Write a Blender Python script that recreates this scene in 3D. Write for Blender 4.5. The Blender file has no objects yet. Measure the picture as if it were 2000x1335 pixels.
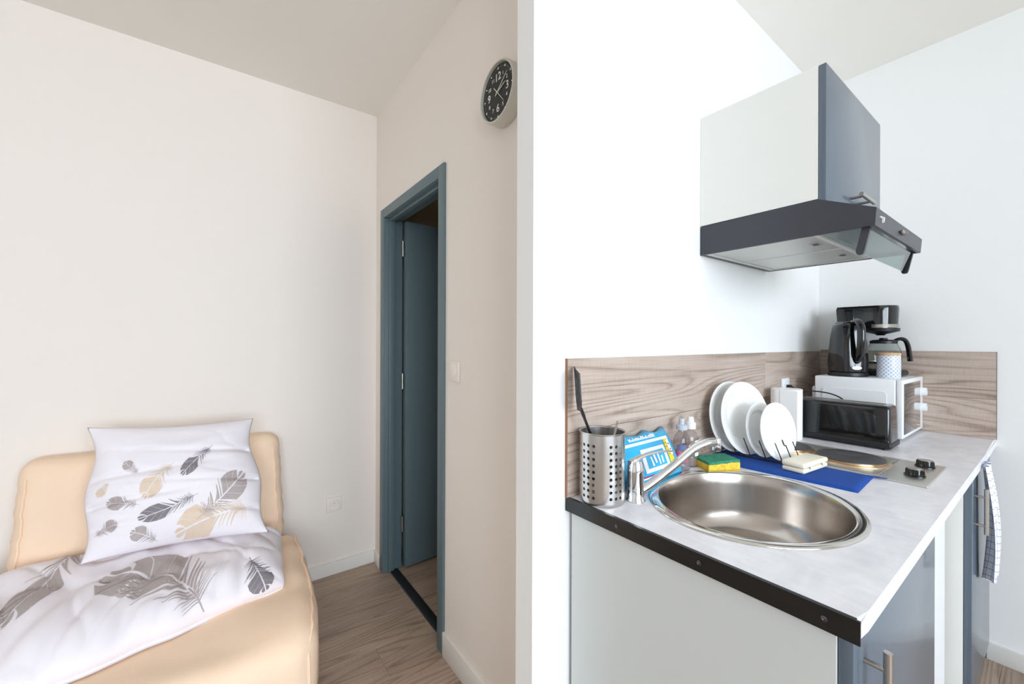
import bpy, bmesh, math, random
from mathutils import Vector, Matrix, noise

SC = bpy.context.scene
COL = SC.collection
R = math.radians
PI = math.pi
random.seed(7)

# ------------------------------------------------------------------ camera
cam_d = bpy.data.cameras.new('camera'); cam = bpy.data.objects.new('camera', cam_d); COL.objects.link(cam)
cam_d.sensor_width = 36.0; cam_d.lens = 795.4 / 2000 * 36.0; cam_d.clip_start = 0.02
cam.location = (0, 0, 1.32); cam.rotation_euler = (R(90), R(-0.18), R(53.786 - 90))
SC.camera = cam

# ------------------------------------------------------------------ world, window light, exposure
world = bpy.data.worlds.new('sky'); SC.world = world; world.use_nodes = True
wn = world.node_tree.nodes; wn['Background'].inputs[0].default_value = (0.84, 0.89, 1.0, 1); wn['Background'].inputs[1].default_value = 1.0
ld = bpy.data.lights.new('window_daylight', 'AREA'); ld.shape = 'RECTANGLE'; ld.size = 3.7; ld.size_y = 2.6
ld.energy = 470; ld.color = (0.85, 0.90, 1.0)
lo = bpy.data.objects.new('window_daylight', ld); COL.objects.link(lo); lo.location = (-0.05, -3.5, 2.05); lo.rotation_euler = (R(74), 0, 0)
vs = SC.view_settings; vs.view_transform = 'Standard'; vs.look = 'None'; vs.exposure = -0.15; vs.gamma = 1.0; vs.use_curve_mapping = False
SC.cycles.diffuse_bounces = 8; SC.cycles.max_bounces = 14; SC.cycles.transparent_max_bounces = 16

# ------------------------------------------------------------------ helpers: materials
def lin(c): return tuple(((v / 255) / 12.92 if v / 255 <= 0.04045 else ((v / 255 + 0.055) / 1.055) ** 2.4) for v in c) + (1,)
MATS = {}
def nodes_of(name):
    m = bpy.data.materials.new(name); m.use_nodes = True
    nt = m.node_tree; b = nt.nodes['Principled BSDF']
    return m, nt, b
def N(nt, typ, **kw):
    n = nt.nodes.new(typ)
    for k, v in kw.items():
        if k.startswith('i_'):
            n.inputs[int(k[2:])].default_value = v
        else: setattr(n, k, v)
    return n
def L(nt, a, b): nt.links.new(a, b)
def mat(name, rgb, rough=0.5, metal=0.0, noise_scale=0, noise_amt=0.0, bump=0.0, bump_scale=60, coat=0, spec=None, trans=0, ior=None, alpha=None, sheen=0, stretch=None):
    if name in MATS: return MATS[name]
    m, nt, b = nodes_of(name)
    c = lin(rgb)
    b.inputs['Base Color'].default_value = c; b.inputs['Roughness'].default_value = rough; b.inputs['Metallic'].default_value = metal
    if coat: b.inputs['Coat Weight'].default_value = coat; b.inputs['Coat Roughness'].default_value = 0.06
    if spec is not None: b.inputs['Specular IOR Level'].default_value = spec
    if trans: b.inputs['Transmission Weight'].default_value = trans
    if ior: b.inputs['IOR'].default_value = ior
    if alpha is not None: b.inputs['Alpha'].default_value = alpha
    if sheen: b.inputs['Sheen Weight'].default_value = sheen
    tc = N(nt, 'ShaderNodeTexCoord'); src = tc.outputs['Object']
    if stretch:
        mp = N(nt, 'ShaderNodeMapping'); mp.inputs['Scale'].default_value = stretch; L(nt, src, mp.inputs[0]); src = mp.outputs[0]
    if noise_amt:
        nz = N(nt, 'ShaderNodeTexNoise'); nz.inputs['Scale'].default_value = noise_scale; nz.inputs['Detail'].default_value = 6; L(nt, src, nz.inputs['Vector'])
        cr = N(nt, 'ShaderNodeValToRGB')
        cr.color_ramp.elements[0].position = 0.3; cr.color_ramp.elements[1].position = 0.7
        cr.color_ramp.elements[0].color = tuple(max(0, v * (1 - noise_amt)) for v in c[:3]) + (1,)
        cr.color_ramp.elements[1].color = tuple(min(1, v * (1 + noise_amt)) for v in c[:3]) + (1,)
        L(nt, nz.outputs['Fac'], cr.inputs[0]); L(nt, cr.outputs[0], b.inputs['Base Color'])
    if bump:
        nb = N(nt, 'ShaderNodeTexNoise'); nb.inputs['Scale'].default_value = bump_scale; nb.inputs['Detail'].default_value = 4; L(nt, src, nb.inputs['Vector'])
        bp = N(nt, 'ShaderNodeBump'); bp.inputs['Strength'].default_value = bump; bp.inputs['Distance'].default_value = 0.002
        L(nt, nb.outputs['Fac'], bp.inputs['Height']); L(nt, bp.outputs[0], b.inputs['Normal'])
    MATS[name] = m; return m

def wood(name, dark, mid, light, vary=0.12, rough=0.45):
    """oak-look laminate: growth contours of a stretched noise field, fine streaks, saw ticks"""
    m, nt, b = nodes_of(name)
    tc = N(nt, 'ShaderNodeTexCoord'); oi = N(nt, 'ShaderNodeObjectInfo')
    off = N(nt, 'ShaderNodeVectorMath', operation='SCALE'); off.inputs['Scale'].default_value = 40.0
    cmb = N(nt, 'ShaderNodeCombineXYZ'); L(nt, oi.outputs['Random'], cmb.inputs[0]); L(nt, oi.outputs['Random'], cmb.inputs[1])
    L(nt, cmb.outputs[0], off.inputs[0])
    add = N(nt, 'ShaderNodeVectorMath', operation='ADD'); L(nt, tc.outputs['Object'], add.inputs[0]); L(nt, off.outputs[0], add.inputs[1])
    def field(scale, nscale, detail=3, dist=0.0):
        mp = N(nt, 'ShaderNodeMapping'); mp.inputs['Scale'].default_value = scale; L(nt, add.outputs[0], mp.inputs[0])
        nz = N(nt, 'ShaderNodeTexNoise'); nz.inputs['Scale'].default_value = nscale; nz.inputs['Detail'].default_value = detail; nz.inputs['Distortion'].default_value = dist
        L(nt, mp.outputs[0], nz.inputs['Vector']); return nz.outputs['Fac']
    f1 = field((0.62, 8.5, 8.5), 1.0, 1.0, 0.1)
    mul = N(nt, 'ShaderNodeMath', operation='MULTIPLY'); mul.inputs[1].default_value = 34.0; L(nt, f1, mul.inputs[0])
    fr = N(nt, 'ShaderNodeMath', operation='PINGPONG'); fr.inputs[1].default_value = 1.0; L(nt, mul.outputs[0], fr.inputs[0])
    pw = N(nt, 'ShaderNodeMath', operation='POWER'); pw.inputs[1].default_value = 3.0; L(nt, fr.outputs[0], pw.inputs[0])
    f2 = field((6, 330, 330), 1.0, 3)
    f3 = field((1.6, 5, 5), 1.0, 2)
    f4 = field((340, 22, 22), 1.0, 1)
    fm_ = field((3, 14, 14), 1.0, 2)          # where the growth lines show
    cr = N(nt, 'ShaderNodeValToRGB'); e = cr.color_ramp.elements
    e[0].color = lin(dark); e[0].position = 0.10; e[1].color = lin(light); e[1].position = 0.92
    k = cr.color_ramp.elements.new(0.5); k.color = lin(mid)
    gm = N(nt, 'ShaderNodeMath', operation='MULTIPLY'); L(nt, pw.outputs[0], gm.inputs[0]); L(nt, fm_, gm.inputs[1])
    s1 = N(nt, 'ShaderNodeMath', operation='MULTIPLY'); s1.inputs[1].default_value = -0.62; L(nt, gm.outputs[0], s1.inputs[0])
    s2 = N(nt, 'ShaderNodeMath', operation='MULTIPLY_ADD'); s2.inputs[1].default_value = 0.55; L(nt, f2, s2.inputs[0]); L(nt, s1.outputs[0], s2.inputs[2])
    s3 = N(nt, 'ShaderNodeMath', operation='MULTIPLY_ADD'); s3.inputs[1].default_value = 0.55; L(nt, f3, s3.inputs[0]); L(nt, s2.outputs[0], s3.inputs[2])
    s4 = N(nt, 'ShaderNodeMath', operation='MULTIPLY_ADD'); s4.inputs[1].default_value = 0.20; L(nt, f4, s4.inputs[0]); L(nt, s3.outputs[0], s4.inputs[2])
    s5 = N(nt, 'ShaderNodeMath', operation='SUBTRACT'); s5.inputs[1].default_value = 0.02; L(nt, s4.outputs[0], s5.inputs[0])
    L(nt, s5.outputs[0], cr.inputs[0])
    hs = N(nt, 'ShaderNodeHueSaturation'); L(nt, cr.outputs[0], hs.inputs['Color'])
    rv = N(nt, 'ShaderNodeMapRange'); rv.inputs[3].default_value = 1 - vary; rv.inputs[4].default_value = 1 + vary
    L(nt, oi.outputs['Random'], rv.inputs[0]); L(nt, rv.outputs[0], hs.inputs['Value'])
    L(nt, hs.outputs[0], b.inputs['Base Color']); b.inputs['Roughness'].default_value = rough
    bp = N(nt, 'ShaderNodeBump'); bp.inputs['Strength'].default_value = 0.25; bp.inputs['Distance'].default_value = 0.001
    L(nt, s4.outputs[0], bp.inputs['Height']); L(nt, bp.outputs[0], b.inputs['Normal'])
    MATS[name] = m; return m

def lines_mat(name, base, line, period, width, axes='xz', rough=0.9):
    """fabric or glaze with thin printed lines along two object axes"""
    m, nt, b = nodes_of(name)
    tc = N(nt, 'ShaderNodeTexCoord'); sp = N(nt, 'ShaderNodeSeparateXYZ'); L(nt, tc.outputs['UV'], sp.inputs[0])
    outs = []
    for a, p in zip((0, 1), period):
        md = N(nt, 'ShaderNodeMath', operation='MODULO'); md.inputs[1].default_value = p; L(nt, sp.outputs[a], md.inputs[0])
        lt = N(nt, 'ShaderNodeMath', operation='LESS_THAN'); lt.inputs[1].default_value = width; L(nt, md.outputs[0], lt.inputs[0]); outs.append(lt.outputs[0])
    mx = N(nt, 'ShaderNodeMath', operation='MAXIMUM'); L(nt, outs[0], mx.inputs[0]); L(nt, outs[1], mx.inputs[1])
    mix = N(nt, 'ShaderNodeMix', data_type='RGBA'); mix.inputs[6].default_value = lin(base); mix.inputs[7].default_value = lin(line)
    L(nt, mx.outputs[0], mix.inputs[0]); L(nt, mix.outputs[2], b.inputs['Base Color']); b.inputs['Roughness'].default_value = rough
    MATS[name] = m; return m

def thin_glass(name, tint=(225, 240, 240), refl=0.12, rough=0.02):
    m, nt, b = nodes_of(name); nt.nodes.remove(b)
    out = nt.nodes['Material Output']
    t = N(nt, 'ShaderNodeBsdfTransparent'); t.inputs[0].default_value = lin(tint)
    g = N(nt, 'ShaderNodeBsdfGlossy'); g.inputs[1].default_value = rough
    fr = N(nt, 'ShaderNodeLayerWeight'); fr.inputs[0].default_value = 0.5
    p5 = N(nt, 'ShaderNodeMath', operation='POWER'); p5.inputs[1].default_value = 5.0; L(nt, fr.outputs['Facing'], p5.inputs[0])
    ad = N(nt, 'ShaderNodeMath', operation='ADD'); ad.inputs[1].default_value = refl; L(nt, p5.outputs[0], ad.inputs[0]); ad.use_clamp = True
    mx = N(nt, 'ShaderNodeMixShader'); L(nt, ad.outputs[0], mx.inputs[0]); L(nt, t.outputs[0], mx.inputs[1]); L(nt, g.outputs[0], mx.inputs[2])
    L(nt, mx.outputs[0], out.inputs[0]); MATS[name] = m; return m

def brushed(name, rgb, rough=0.25, scale=(1, 1, 400), amt=0.12):
    m, nt, b = nodes_of(name)
    b.inputs['Metallic'].default_value = 1.0; b.inputs['Base Color'].default_value = lin(rgb)
    tc = N(nt, 'ShaderNodeTexCoord'); mp = N(nt, 'ShaderNodeMapping'); mp.inputs['Scale'].default_value = scale; L(nt, tc.outputs['Object'], mp.inputs[0])
    nz = N(nt, 'ShaderNodeTexNoise'); nz.inputs['Scale'].default_value = 1.0; nz.inputs['Detail'].default_value = 3; L(nt, mp.outputs[0], nz.inputs['Vector'])
    rg = N(nt, 'ShaderNodeMapRange'); rg.inputs[3].default_value = rough - amt; rg.inputs[4].default_value = rough + amt; L(nt, nz.outputs['Fac'], rg.inputs[0])
    L(nt, rg.outputs[0], b.inputs['Roughness']); MATS[name] = m; return m

# ------------------------------------------------------------------ helpers: meshes
def mk(name, bm, m, parent=None, smooth=38, loc=None, rot=None):
    me = bpy.data.meshes.new(name)
    bmesh.ops.recalc_face_normals(bm, faces=bm.faces[:])
    bm.to_mesh(me); bm.free()
    return mkm(name, me, m, parent, smooth, loc, rot)
def mkm(name, me, m, parent=None, smooth=38, loc=None, rot=None):
    if smooth:
        me.polygons.foreach_set('use_smooth', [True] * len(me.polygons)); me.set_sharp_from_angle(angle=R(smooth))
    if m and not me.materials: me.materials.append(m)
    o = bpy.data.objects.new(name, me); COL.objects.link(o)
    if parent: o.parent = parent
    if loc is not None: o.location = loc
    if rot is not None: o.rotation_euler = rot
    return o
def tag(o, label, cat, group=None):
    o['label'] = label; o['category'] = cat
    if group: o['group'] = group
    return o
def thing(name, label, cat, loc=(0, 0, 0), rz=0, group=None, rot=None):
    o = bpy.data.objects.new(name, None); COL.objects.link(o); o.empty_display_size = 0.05
    o.location = loc; o.rotation_euler = rot if rot else (0, 0, rz)
    return tag(o, label, cat, group)
def struct(o): o['kind'] = 'structure'; return o
def BM(): return bmesh.new()
def box(bm, x0, x1, y0, y1, z0, z1, bev=0.0, seg=2):
    vs_ = [bm.verts.new((x, y, z)) for x in (x0, x1) for y in (y0, y1) for z in (z0, z1)]
    q = [(0, 1, 3, 2), (4, 6, 7, 5), (0, 4, 5, 1), (2, 3, 7, 6), (0, 2, 6, 4), (1, 5, 7, 3)]
    fs = [bm.faces.new([vs_[i] for i in f]) for f in q]
    if bev:
        es = list({e for f in fs for e in f.edges})
        bmesh.ops.bevel(bm, geom=es, offset=bev, segments=seg, affect='EDGES', profile=0.5)
    return bm
def Bx(x0, x1, y0, y1, z0, z1, bev=0.0, seg=2): return box(BM(), x0, x1, y0, y1, z0, z1, bev, seg)
def lathe(bm, prof, seg=32, sx=1.0, sy=1.0, cap=(True, True), a0=0, a1=2 * PI, c=(0, 0)):
    full = abs(a1 - a0 - 2 * PI) < 1e-6
    n = seg if full else seg + 1
    rings = []
    for r, z in prof:
        rings.append([bm.verts.new((c[0] + r * sx * math.cos(a0 + (a1 - a0) * i / seg), c[1] + r * sy * math.sin(a0 + (a1 - a0) * i / seg), z)) for i in range(n)])
    for a, b in zip(rings, rings[1:]):
        for i in range(seg):
            j = (i + 1) % n
            bm.faces.new((a[i], a[j], b[j], b[i]))
    if full:
        if cap[0] and prof[0][0] > 1e-5: bm.faces.new(rings[0][::-1])
        if cap[1] and prof[-1][0] > 1e-5: bm.faces.new(rings[-1])
    bmesh.ops.remove_doubles(bm, verts=bm.verts[:], dist=1e-6)
    return bm
def tube(bm, pts, r, seg=8, cap=True, flat=1.0):
    pts = [Vector(p) for p in pts]; n = len(pts)
    rs = r if isinstance(r, (list, tuple)) else [r] * n
    rings = []; up = Vector((0, 0, 1))
    prev = None
    for i, p in enumerate(pts):
        t = (pts[min(i + 1, n - 1)] - pts[max(i - 1, 0)]).normalized()
        if prev is None:
            a = t.cross(up)
            if a.length < 1e-3: a = t.cross(Vector((1, 0, 0)))
            a.normalize()
        else:
            a = (prev - t * prev.dot(t)); a.normalize()
        prev = a; b = t.cross(a).normalized()
        rings.append([bm.verts.new(p + (a * math.cos(2 * PI * k / seg) + b * flat * math.sin(2 * PI * k / seg)) * rs[i]) for k in range(seg)])
    for a, b in zip(rings, rings[1:]):
        for k in range(seg): bm.faces.new((a[k], a[(k + 1) % seg], b[(k + 1) % seg], b[k]))
    if cap: bm.faces.new(rings[0][::-1]); bm.faces.new(rings[-1])
    return bm
def prism(bm, poly, axis, a, b, bev=0.0):
    """extrude a polygon given in the two axes other than `axis` (in xyz order)"""
    def p3(q, h):
        return {'x': (h, q[0], q[1]), 'y': (q[0], h, q[1]), 'z': (q[0], q[1], h)}[axis]
    va = [bm.verts.new(p3(q, a)) for q in poly]; vb = [bm.verts.new(p3(q, b)) for q in poly]
    fs = [bm.faces.new(va), bm.faces.new(vb[::-1])]
    for i in range(len(poly)):
        j = (i + 1) % len(poly); fs.append(bm.faces.new((va[i], vb[i], vb[j], va[j])))
    if bev:
        es = list({e for f in fs for e in f.edges}); bmesh.ops.bevel(bm, geom=es, offset=bev, segments=2, affect='EDGES')
    return bm
def rgrid(bm, h, r, n, warp=None):
    """rounded box as a fine grid (half sizes h, corner radius r, n cells per axis), then warped"""
    vm = {}
    def vert(p):
        inner = [max(-(h[k] - r), min(h[k] - r, p[k])) for k in range(3)]
        d = Vector([p[k] - inner[k] for k in range(3)])
        q = Vector(inner) + (d.normalized() * r if d.length > 1e-9 else Vector((0, 0, 0)))
        if warp: q = Vector(warp(q))
        key = tuple(round(v, 6) for v in p)
        if key not in vm: vm[key] = bm.verts.new(q)
        return vm[key]
    def axis_pts(k):
        m = 3; a = [-h[k] + r * i / m for i in range(m)]; b = [-(h[k] - r) + 2 * (h[k] - r) * i / n[k] for i in range(n[k] + 1)]
        return a + b + [-v for v in a[::-1]]
    A = [axis_pts(k) for k in range(3)]
    for ax in range(3):
        u, v = [k for k in range(3) if k != ax]
        for s in (-1, 1):
            for i in range(len(A[u]) - 1):
                for j in range(len(A[v]) - 1):
                    ps = []
                    for (a, b) in ((i, j), (i + 1, j), (i + 1, j + 1), (i, j + 1)):
                        p = [0, 0, 0]; p[ax] = s * h[ax]; p[u] = A[u][a]; p[v] = A[v][b]; ps.append(vert(p))
                    if len(set(ps)) == 4: bm.faces.new(ps)
    return bm
def rpoly(pts, r, n=4):
    """round the corners of a 2d polygon"""
    out = []
    for i, p in enumerate(pts):
        p = Vector(p); a = Vector(pts[i - 1]); b = Vector(pts[(i + 1) % len(pts)])
        rr = r[i] if isinstance(r, (list, tuple)) else r
        if rr <= 0: out.append(tuple(p)); continue
        d1 = (a - p).normalized(); d2 = (b - p).normalized()
        q1 = p + d1 * rr; q2 = p + d2 * rr
        for k in range(n + 1):
            t = k / n; out.append(tuple(q1 * (1 - t) ** 2 + p * 2 * t * (1 - t) + q2 * t * t))
    return out
def spline(pts, n=6):
    P = [Vector(p) for p in pts]; out = []
    for i in range(len(P) - 1):
        p0 = P[max(i - 1, 0)]; p1 = P[i]; p2 = P[i + 1]; p3 = P[min(i + 2, len(P) - 1)]
        for k in range(n):
            t = k / n
            out.append(0.5 * ((2 * p1) + (p2 - p0) * t + (2 * p0 - 5 * p1 + 4 * p2 - p3) * t * t + (3 * p1 - p0 - 3 * p2 + p3) * t ** 3))
    out.append(P[-1]); return out
def text_mesh(s, size, extrude=0.0003, align='CENTER', shear=0.0, space=1.0):
    cu = bpy.data.curves.new('lettering', 'FONT'); cu.body = s; cu.size = size; cu.extrude = extrude; cu.align_x = align; cu.align_y = 'CENTER'; cu.shear = shear; cu.space_character = space
    cu.resolution_u = 3
    o = bpy.data.objects.new('lettering', cu); COL.objects.link(o)
    dg = bpy.context.evaluated_depsgraph_get(); dg.update()
    me = bpy.data.meshes.new_from_object(o.evaluated_get(dg))
    bpy.data.objects.remove(o); bpy.data.curves.remove(cu)
    return me
def lettering(name, s, size, m, parent, loc, rot, **kw):
    me = text_mesh(s, size, **kw); me.materials.clear()
    return mkm(name, me, m, parent, 0, loc, rot)

# ------------------------------------------------------------------ materials
wall_white = mat('white_wall_paint', (238, 238, 237), 0.75, bump=0.06, bump_scale=180)
wall_warm = mat('warm_white_wall_paint', (238, 230, 222), 0.75, bump=0.06, bump_scale=180)
ceil_m = mat('ceiling_paint', (243, 240, 234), 0.85)
base_m = mat('baseboard_lacquer', (236, 233, 228), 0.4)
raw_mdf = mat('raw_board_edge', (150, 108, 80), 0.8)
floor_m = wood('floor_oak_laminate', (112, 92, 78), (158, 136, 119), (190, 168, 150), 0.12, 0.42)
splash_m = wood('backsplash_oak_laminate', (124, 106, 93), (178, 159, 146), (212, 197, 186), 0.05, 0.4)
door_m = mat('blue_grey_door_paint', (97, 116, 122), 0.45)
cab_grey = mat('grey_cabinet_front', (84, 96, 108), 0.28, coat=0.35)
cab_edge = mat('grey_cabinet_edge', (84, 85, 92), 0.4)
cab_white = mat('white_melamine', (226, 225, 220), 0.45)
hood_m = mat('anthracite_lacquer', (54, 55, 62), 0.36)
steel = brushed('brushed_steel', (200, 198, 196), 0.26, (3, 3, 160), 0.012)
sink_m = brushed('sink_steel', (192, 184, 177), 0.24, (45, 45, 2.5), 0.05)
chrome = mat('chrome', (225, 226, 228), 0.06, 1.0)
satin = mat('satin_nickel', (188, 184, 178), 0.3, 1.0)
black_gloss = mat('black_gloss_plastic', (14, 15, 17), 0.09, coat=0.3)
black_satin = mat('black_plastic', (22, 23, 25), 0.4)
black_strip = mat('black_edge_metal', (20, 21, 22), 0.28)
white_plastic = mat('white_plastic', (236, 238, 240), 0.35)
porcelain = mat('white_porcelain', (243, 243, 241), 0.18, coat=0.3)
paper = mat('paper_towel', (244, 244, 244), 0.95, bump=0.3, bump_scale=300)
beige = mat('beige_cotton_cover', (244, 215, 188), 0.92, noise_scale=5, noise_amt=0.03, bump=0.25, bump_scale=420)
linen = mat('white_cotton', (237, 231, 236), 0.9, bump=0.2, bump_scale=380)
print_gray = mat('printed_grey', (178, 167, 165), 0.9, noise_scale=220, noise_amt=0.08)
print_dark = mat('printed_dark_grey', (134, 128, 132), 0.9, noise_scale=220, noise_amt=0.1)
print_beige = mat('printed_beige', (222, 201, 180), 0.9, noise_scale=220, noise_amt=0.05)
blue_mat = mat('blue_microfibre', (14, 72, 160), 0.95, noise_scale=500, noise_amt=0.25, bump=0.8, bump_scale=700)
red_m = mat('red_lens', (190, 20, 45), 0.2)
dial_m = mat('clock_dial_black', (38, 40, 38), 0.6)
silver_p = mat('clock_silver_plastic', (206, 205, 196), 0.35, 0.3)
print_white = mat('white_print', (240, 240, 235), 0.6)

def marble():
    m, nt, b = nodes_of('light_stone_laminate')
    tc = N(nt, 'ShaderNodeTexCoord')
    mp = N(nt, 'ShaderNodeMapping'); mp.inputs['Scale'].default_value = (1, 1.8, 1); L(nt, tc.outputs['Object'], mp.inputs[0])
    n1 = N(nt, 'ShaderNodeTexNoise'); n1.inputs['Scale'].default_value = 9; n1.inputs['Detail'].default_value = 8; n1.inputs['Distortion'].default_value = 0.8; L(nt, mp.outputs[0], n1.inputs['Vector'])
    mp2 = N(nt, 'ShaderNodeMapping'); mp2.inputs['Scale'].default_value = (60, 12, 1); L(nt, tc.outputs['Object'], mp2.inputs[0])
    n2 = N(nt, 'ShaderNodeTexNoise'); n2.inputs['Scale'].default_value = 1; n2.inputs['Detail'].default_value = 6; L(nt, mp2.outputs[0], n2.inputs['Vector'])
    ad = N(nt, 'ShaderNodeMath', operation='MULTIPLY_ADD'); ad.inputs[1].default_value = 0.5; L(nt, n2.outputs['Fac'], ad.inputs[0]); L(nt, n1.outputs['Fac'], ad.inputs[2])
    cr = N(nt, 'ShaderNodeValToRGB'); e = cr.color_ramp.elements
    e[0].position = 0.45; e[0].color = lin((218, 216, 221)); e[1].position = 0.95; e[1].color = lin((238, 236, 239))
    L(nt, ad.outputs[0], cr.inputs[0]); L(nt, cr.outputs[0], b.inputs['Base Color']); b.inputs['Roughness'].default_value = 0.33
    return m
marble_m = marble()

# ------------------------------------------------------------------ room layout (metres)
XB, XD, YB, ZC = 2.63, 0.79, 2.468, 2.675
XL, YW = -3.0, -2.9            # left wall, window wall (behind the camera)
ZT, YF = 0.92, 0.1755           # worktop top, worktop front edge
def wA(x): return 0.767 + (x - 0.74) * 0.0143    # kitchen wall face

# floor with planks
fl = struct(mk('floor', Bx(XL, XB, YW, 2.62, -0.06, -0.012), mat('screed', (90, 80, 72), 0.9), smooth=0))
PW = 0.178; PL = 1.22
def plank_mesh(l, w):
    bm = Bx(-l / 2, l / 2, -w / 2, w / 2, -0.012, 0.0)
    es = [e for e in bm.edges if all(v.co.z > -0.001 for v in e.verts)]
    bmesh.ops.bevel(bm, geom=es, offset=0.0009, segments=1, affect='EDGES')
    me = bpy.data.meshes.new('plank'); bm.to_mesh(me); bm.free(); me.materials.append(floor_m); return me
full = plank_mesh(PL - 0.0006, PW - 0.0006)
joints = {0: 0.565, 1: 1.05, 2: 0.29, 3: 0.82, 4: 0.02, -1: 0.98, -2: 0.3, -3: 0.66}
row = -26
while True:
    y0 = 1.581 + row * PW; y1 = y0 + PW
    if y0 > 2.62: break
    if y1 > YW:
        yy0, yy1 = max(y0, YW), min(y1, 2.62)
        jx = joints.get(row, (row * 0.47) % PL)
        x = jx - math.ceil((jx - XL) / PL) * PL
        while x < XB:
            a, b = max(x, XL), min(x + PL, XB)
            if b - a > 0.03:
                whole = abs(b - a - PL) < 1e-6 and abs(yy1 - yy0 - PW) < 1e-6
                me = full if whole else plank_mesh(b - a - 0.0006, yy1 - yy0 - 0.0006)
                o = bpy.data.objects.new('plank', me); COL.objects.link(o); o.parent = fl; o.location = ((a + b) / 2, (yy0 + yy1) / 2, 0)
            x += PL
    row += 1

# walls
struct(mk('ceiling', Bx(XL - .1, XB + .1, YW - .1, YB + .25, ZC, ZC + .1), ceil_m, smooth=0))
struct(mk('wall_back', Bx(XL - .1, XD + 0.09, YB, YB + .1, -.06, ZC), wall_warm, smooth=0))
def slab(poly, z0, z1): return prism(BM(), poly, 'z', z0, z1)
xe = 0.6234
struct(mk('wall_kitchen', slab([(xe, wA(xe)), (XB + .1, wA(XB + .1)), (XB + .1, wA(XB) + .09), (xe, 0.8314)], -.06, ZC), wall_white, smooth=0))
struct(mk('wall_right', Bx(XB, XB + .1, YW, wA(XB) + .09, -.06, ZC), wall_white, smooth=0))
DY0, DY1, DZ = 1.608, 2.302, 2.022          # door opening
bm = BM(); box(bm, XD, XD + .09, 0.82, DY0 - .03, -.06, ZC); box(bm, XD, XD + .09, DY1 + .03, YB + .001, -.06, ZC); box(bm, XD, XD + .09, DY0 - .03, DY1 + .03, DZ + .03, ZC)
struct(mk('wall_door', bm, wall_warm, smooth=0))
struct(mk('wall_left', Bx(XL - .1, XL, YW, YB, -.06, ZC), wall_white, smooth=0))
WX0, WX1, WZ0, WZ1 = -1.65, 1.55, 0.45, 2.52     # window opening behind the camera
bm = BM(); box(bm, XL, WX0, YW - .2, YW, -.06, ZC); box(bm, WX1, XB + .1, YW - .2, YW, -.06, ZC); box(bm, WX0, WX1, YW - .2, YW, -.06, WZ0); box(bm, WX0, WX1, YW - .2, YW, WZ1, ZC)
struct(mk('wall_front', bm, wall_white, smooth=0))
# the unlit room behind the door
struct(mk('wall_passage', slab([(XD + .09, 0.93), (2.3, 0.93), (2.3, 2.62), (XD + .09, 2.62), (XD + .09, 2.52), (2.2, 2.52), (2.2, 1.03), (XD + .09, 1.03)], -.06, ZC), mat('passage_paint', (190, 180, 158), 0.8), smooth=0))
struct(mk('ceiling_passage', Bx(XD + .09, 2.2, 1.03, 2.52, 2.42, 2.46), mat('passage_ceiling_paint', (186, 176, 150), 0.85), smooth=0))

# window behind the camera
w1 = bpy.data.objects.new('window_1', None); COL.objects.link(w1); w1.location = (WX0, YW - .1, WZ0); struct(w1)
W, Hh = WX1 - WX0, WZ1 - WZ0
bm = BM(); f = 0.06
box(bm, 0, W, -.03, .03, 0, f, .004); box(bm, 0, W, -.03, .03, Hh - f, Hh, .004); box(bm, 0, f, -.03, .03, f, Hh - f, .004); box(bm, W - f, W, -.03, .03, f, Hh - f, .004)
mk('window_frame', bm, white_plastic, w1)
glz = thin_glass('window_pane_glass', (248, 252, 252), 0.02)
for i in range(3):
    a = f + i * (W - 2 * f) / 3; b = f + (i + 1) * (W - 2 * f) / 3
    bm = BM(); s = 0.055
    box(bm, a, b, -.025, .035, f, f + s, .004); box(bm, a, b, -.025, .035, Hh - f - s, Hh - f, .004); box(bm, a, a + s, -.025, .035, f + s, Hh - f - s, .004); box(bm, b - s, b, -.025, .035, f + s, Hh - f - s, .004)
    sash = mk('sash', bm, white_plastic, w1)
    mk('pane', Bx(a + s - .005, b - s + .005, .003, .007, f + s - .005, Hh - f - s + .005), glz, sash, smooth=0)
struct(mk('trim_1', Bx(WX0 - .05, WX1 + .05, YW - .02, YW + .06, WZ0 - .035, WZ0, .006), base_m))

# baseboards
def bboard(name, bm): return struct(mk(name, bm, base_m))
BH, BT = 0.07, 0.013
bboard('baseboard_back', Bx(XL, XD, YB - BT, YB, 0, BH, .002))
bd = bboard('baseboard_door', Bx(XD - BT, XD, 0.83, 1.553, 0, 0.1, .002))
o = bboard('baseboard_stub', Bx(XD - BT, XD, 2.357, YB - BT, 0, BH, .002))
mk('raw_end', Bx(XD - BT + .0005, XD - .001, 2.3555, 2.3572, 0, BH - .001), raw_mdf, o, 0)
bboard('baseboard_right', Bx(XB - BT, XB, YW, 0.2, 0, BH, .002))
bboard('baseboard_left', Bx(XL, XL + BT, YW, YB - BT, 0, BH, .002))

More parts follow.
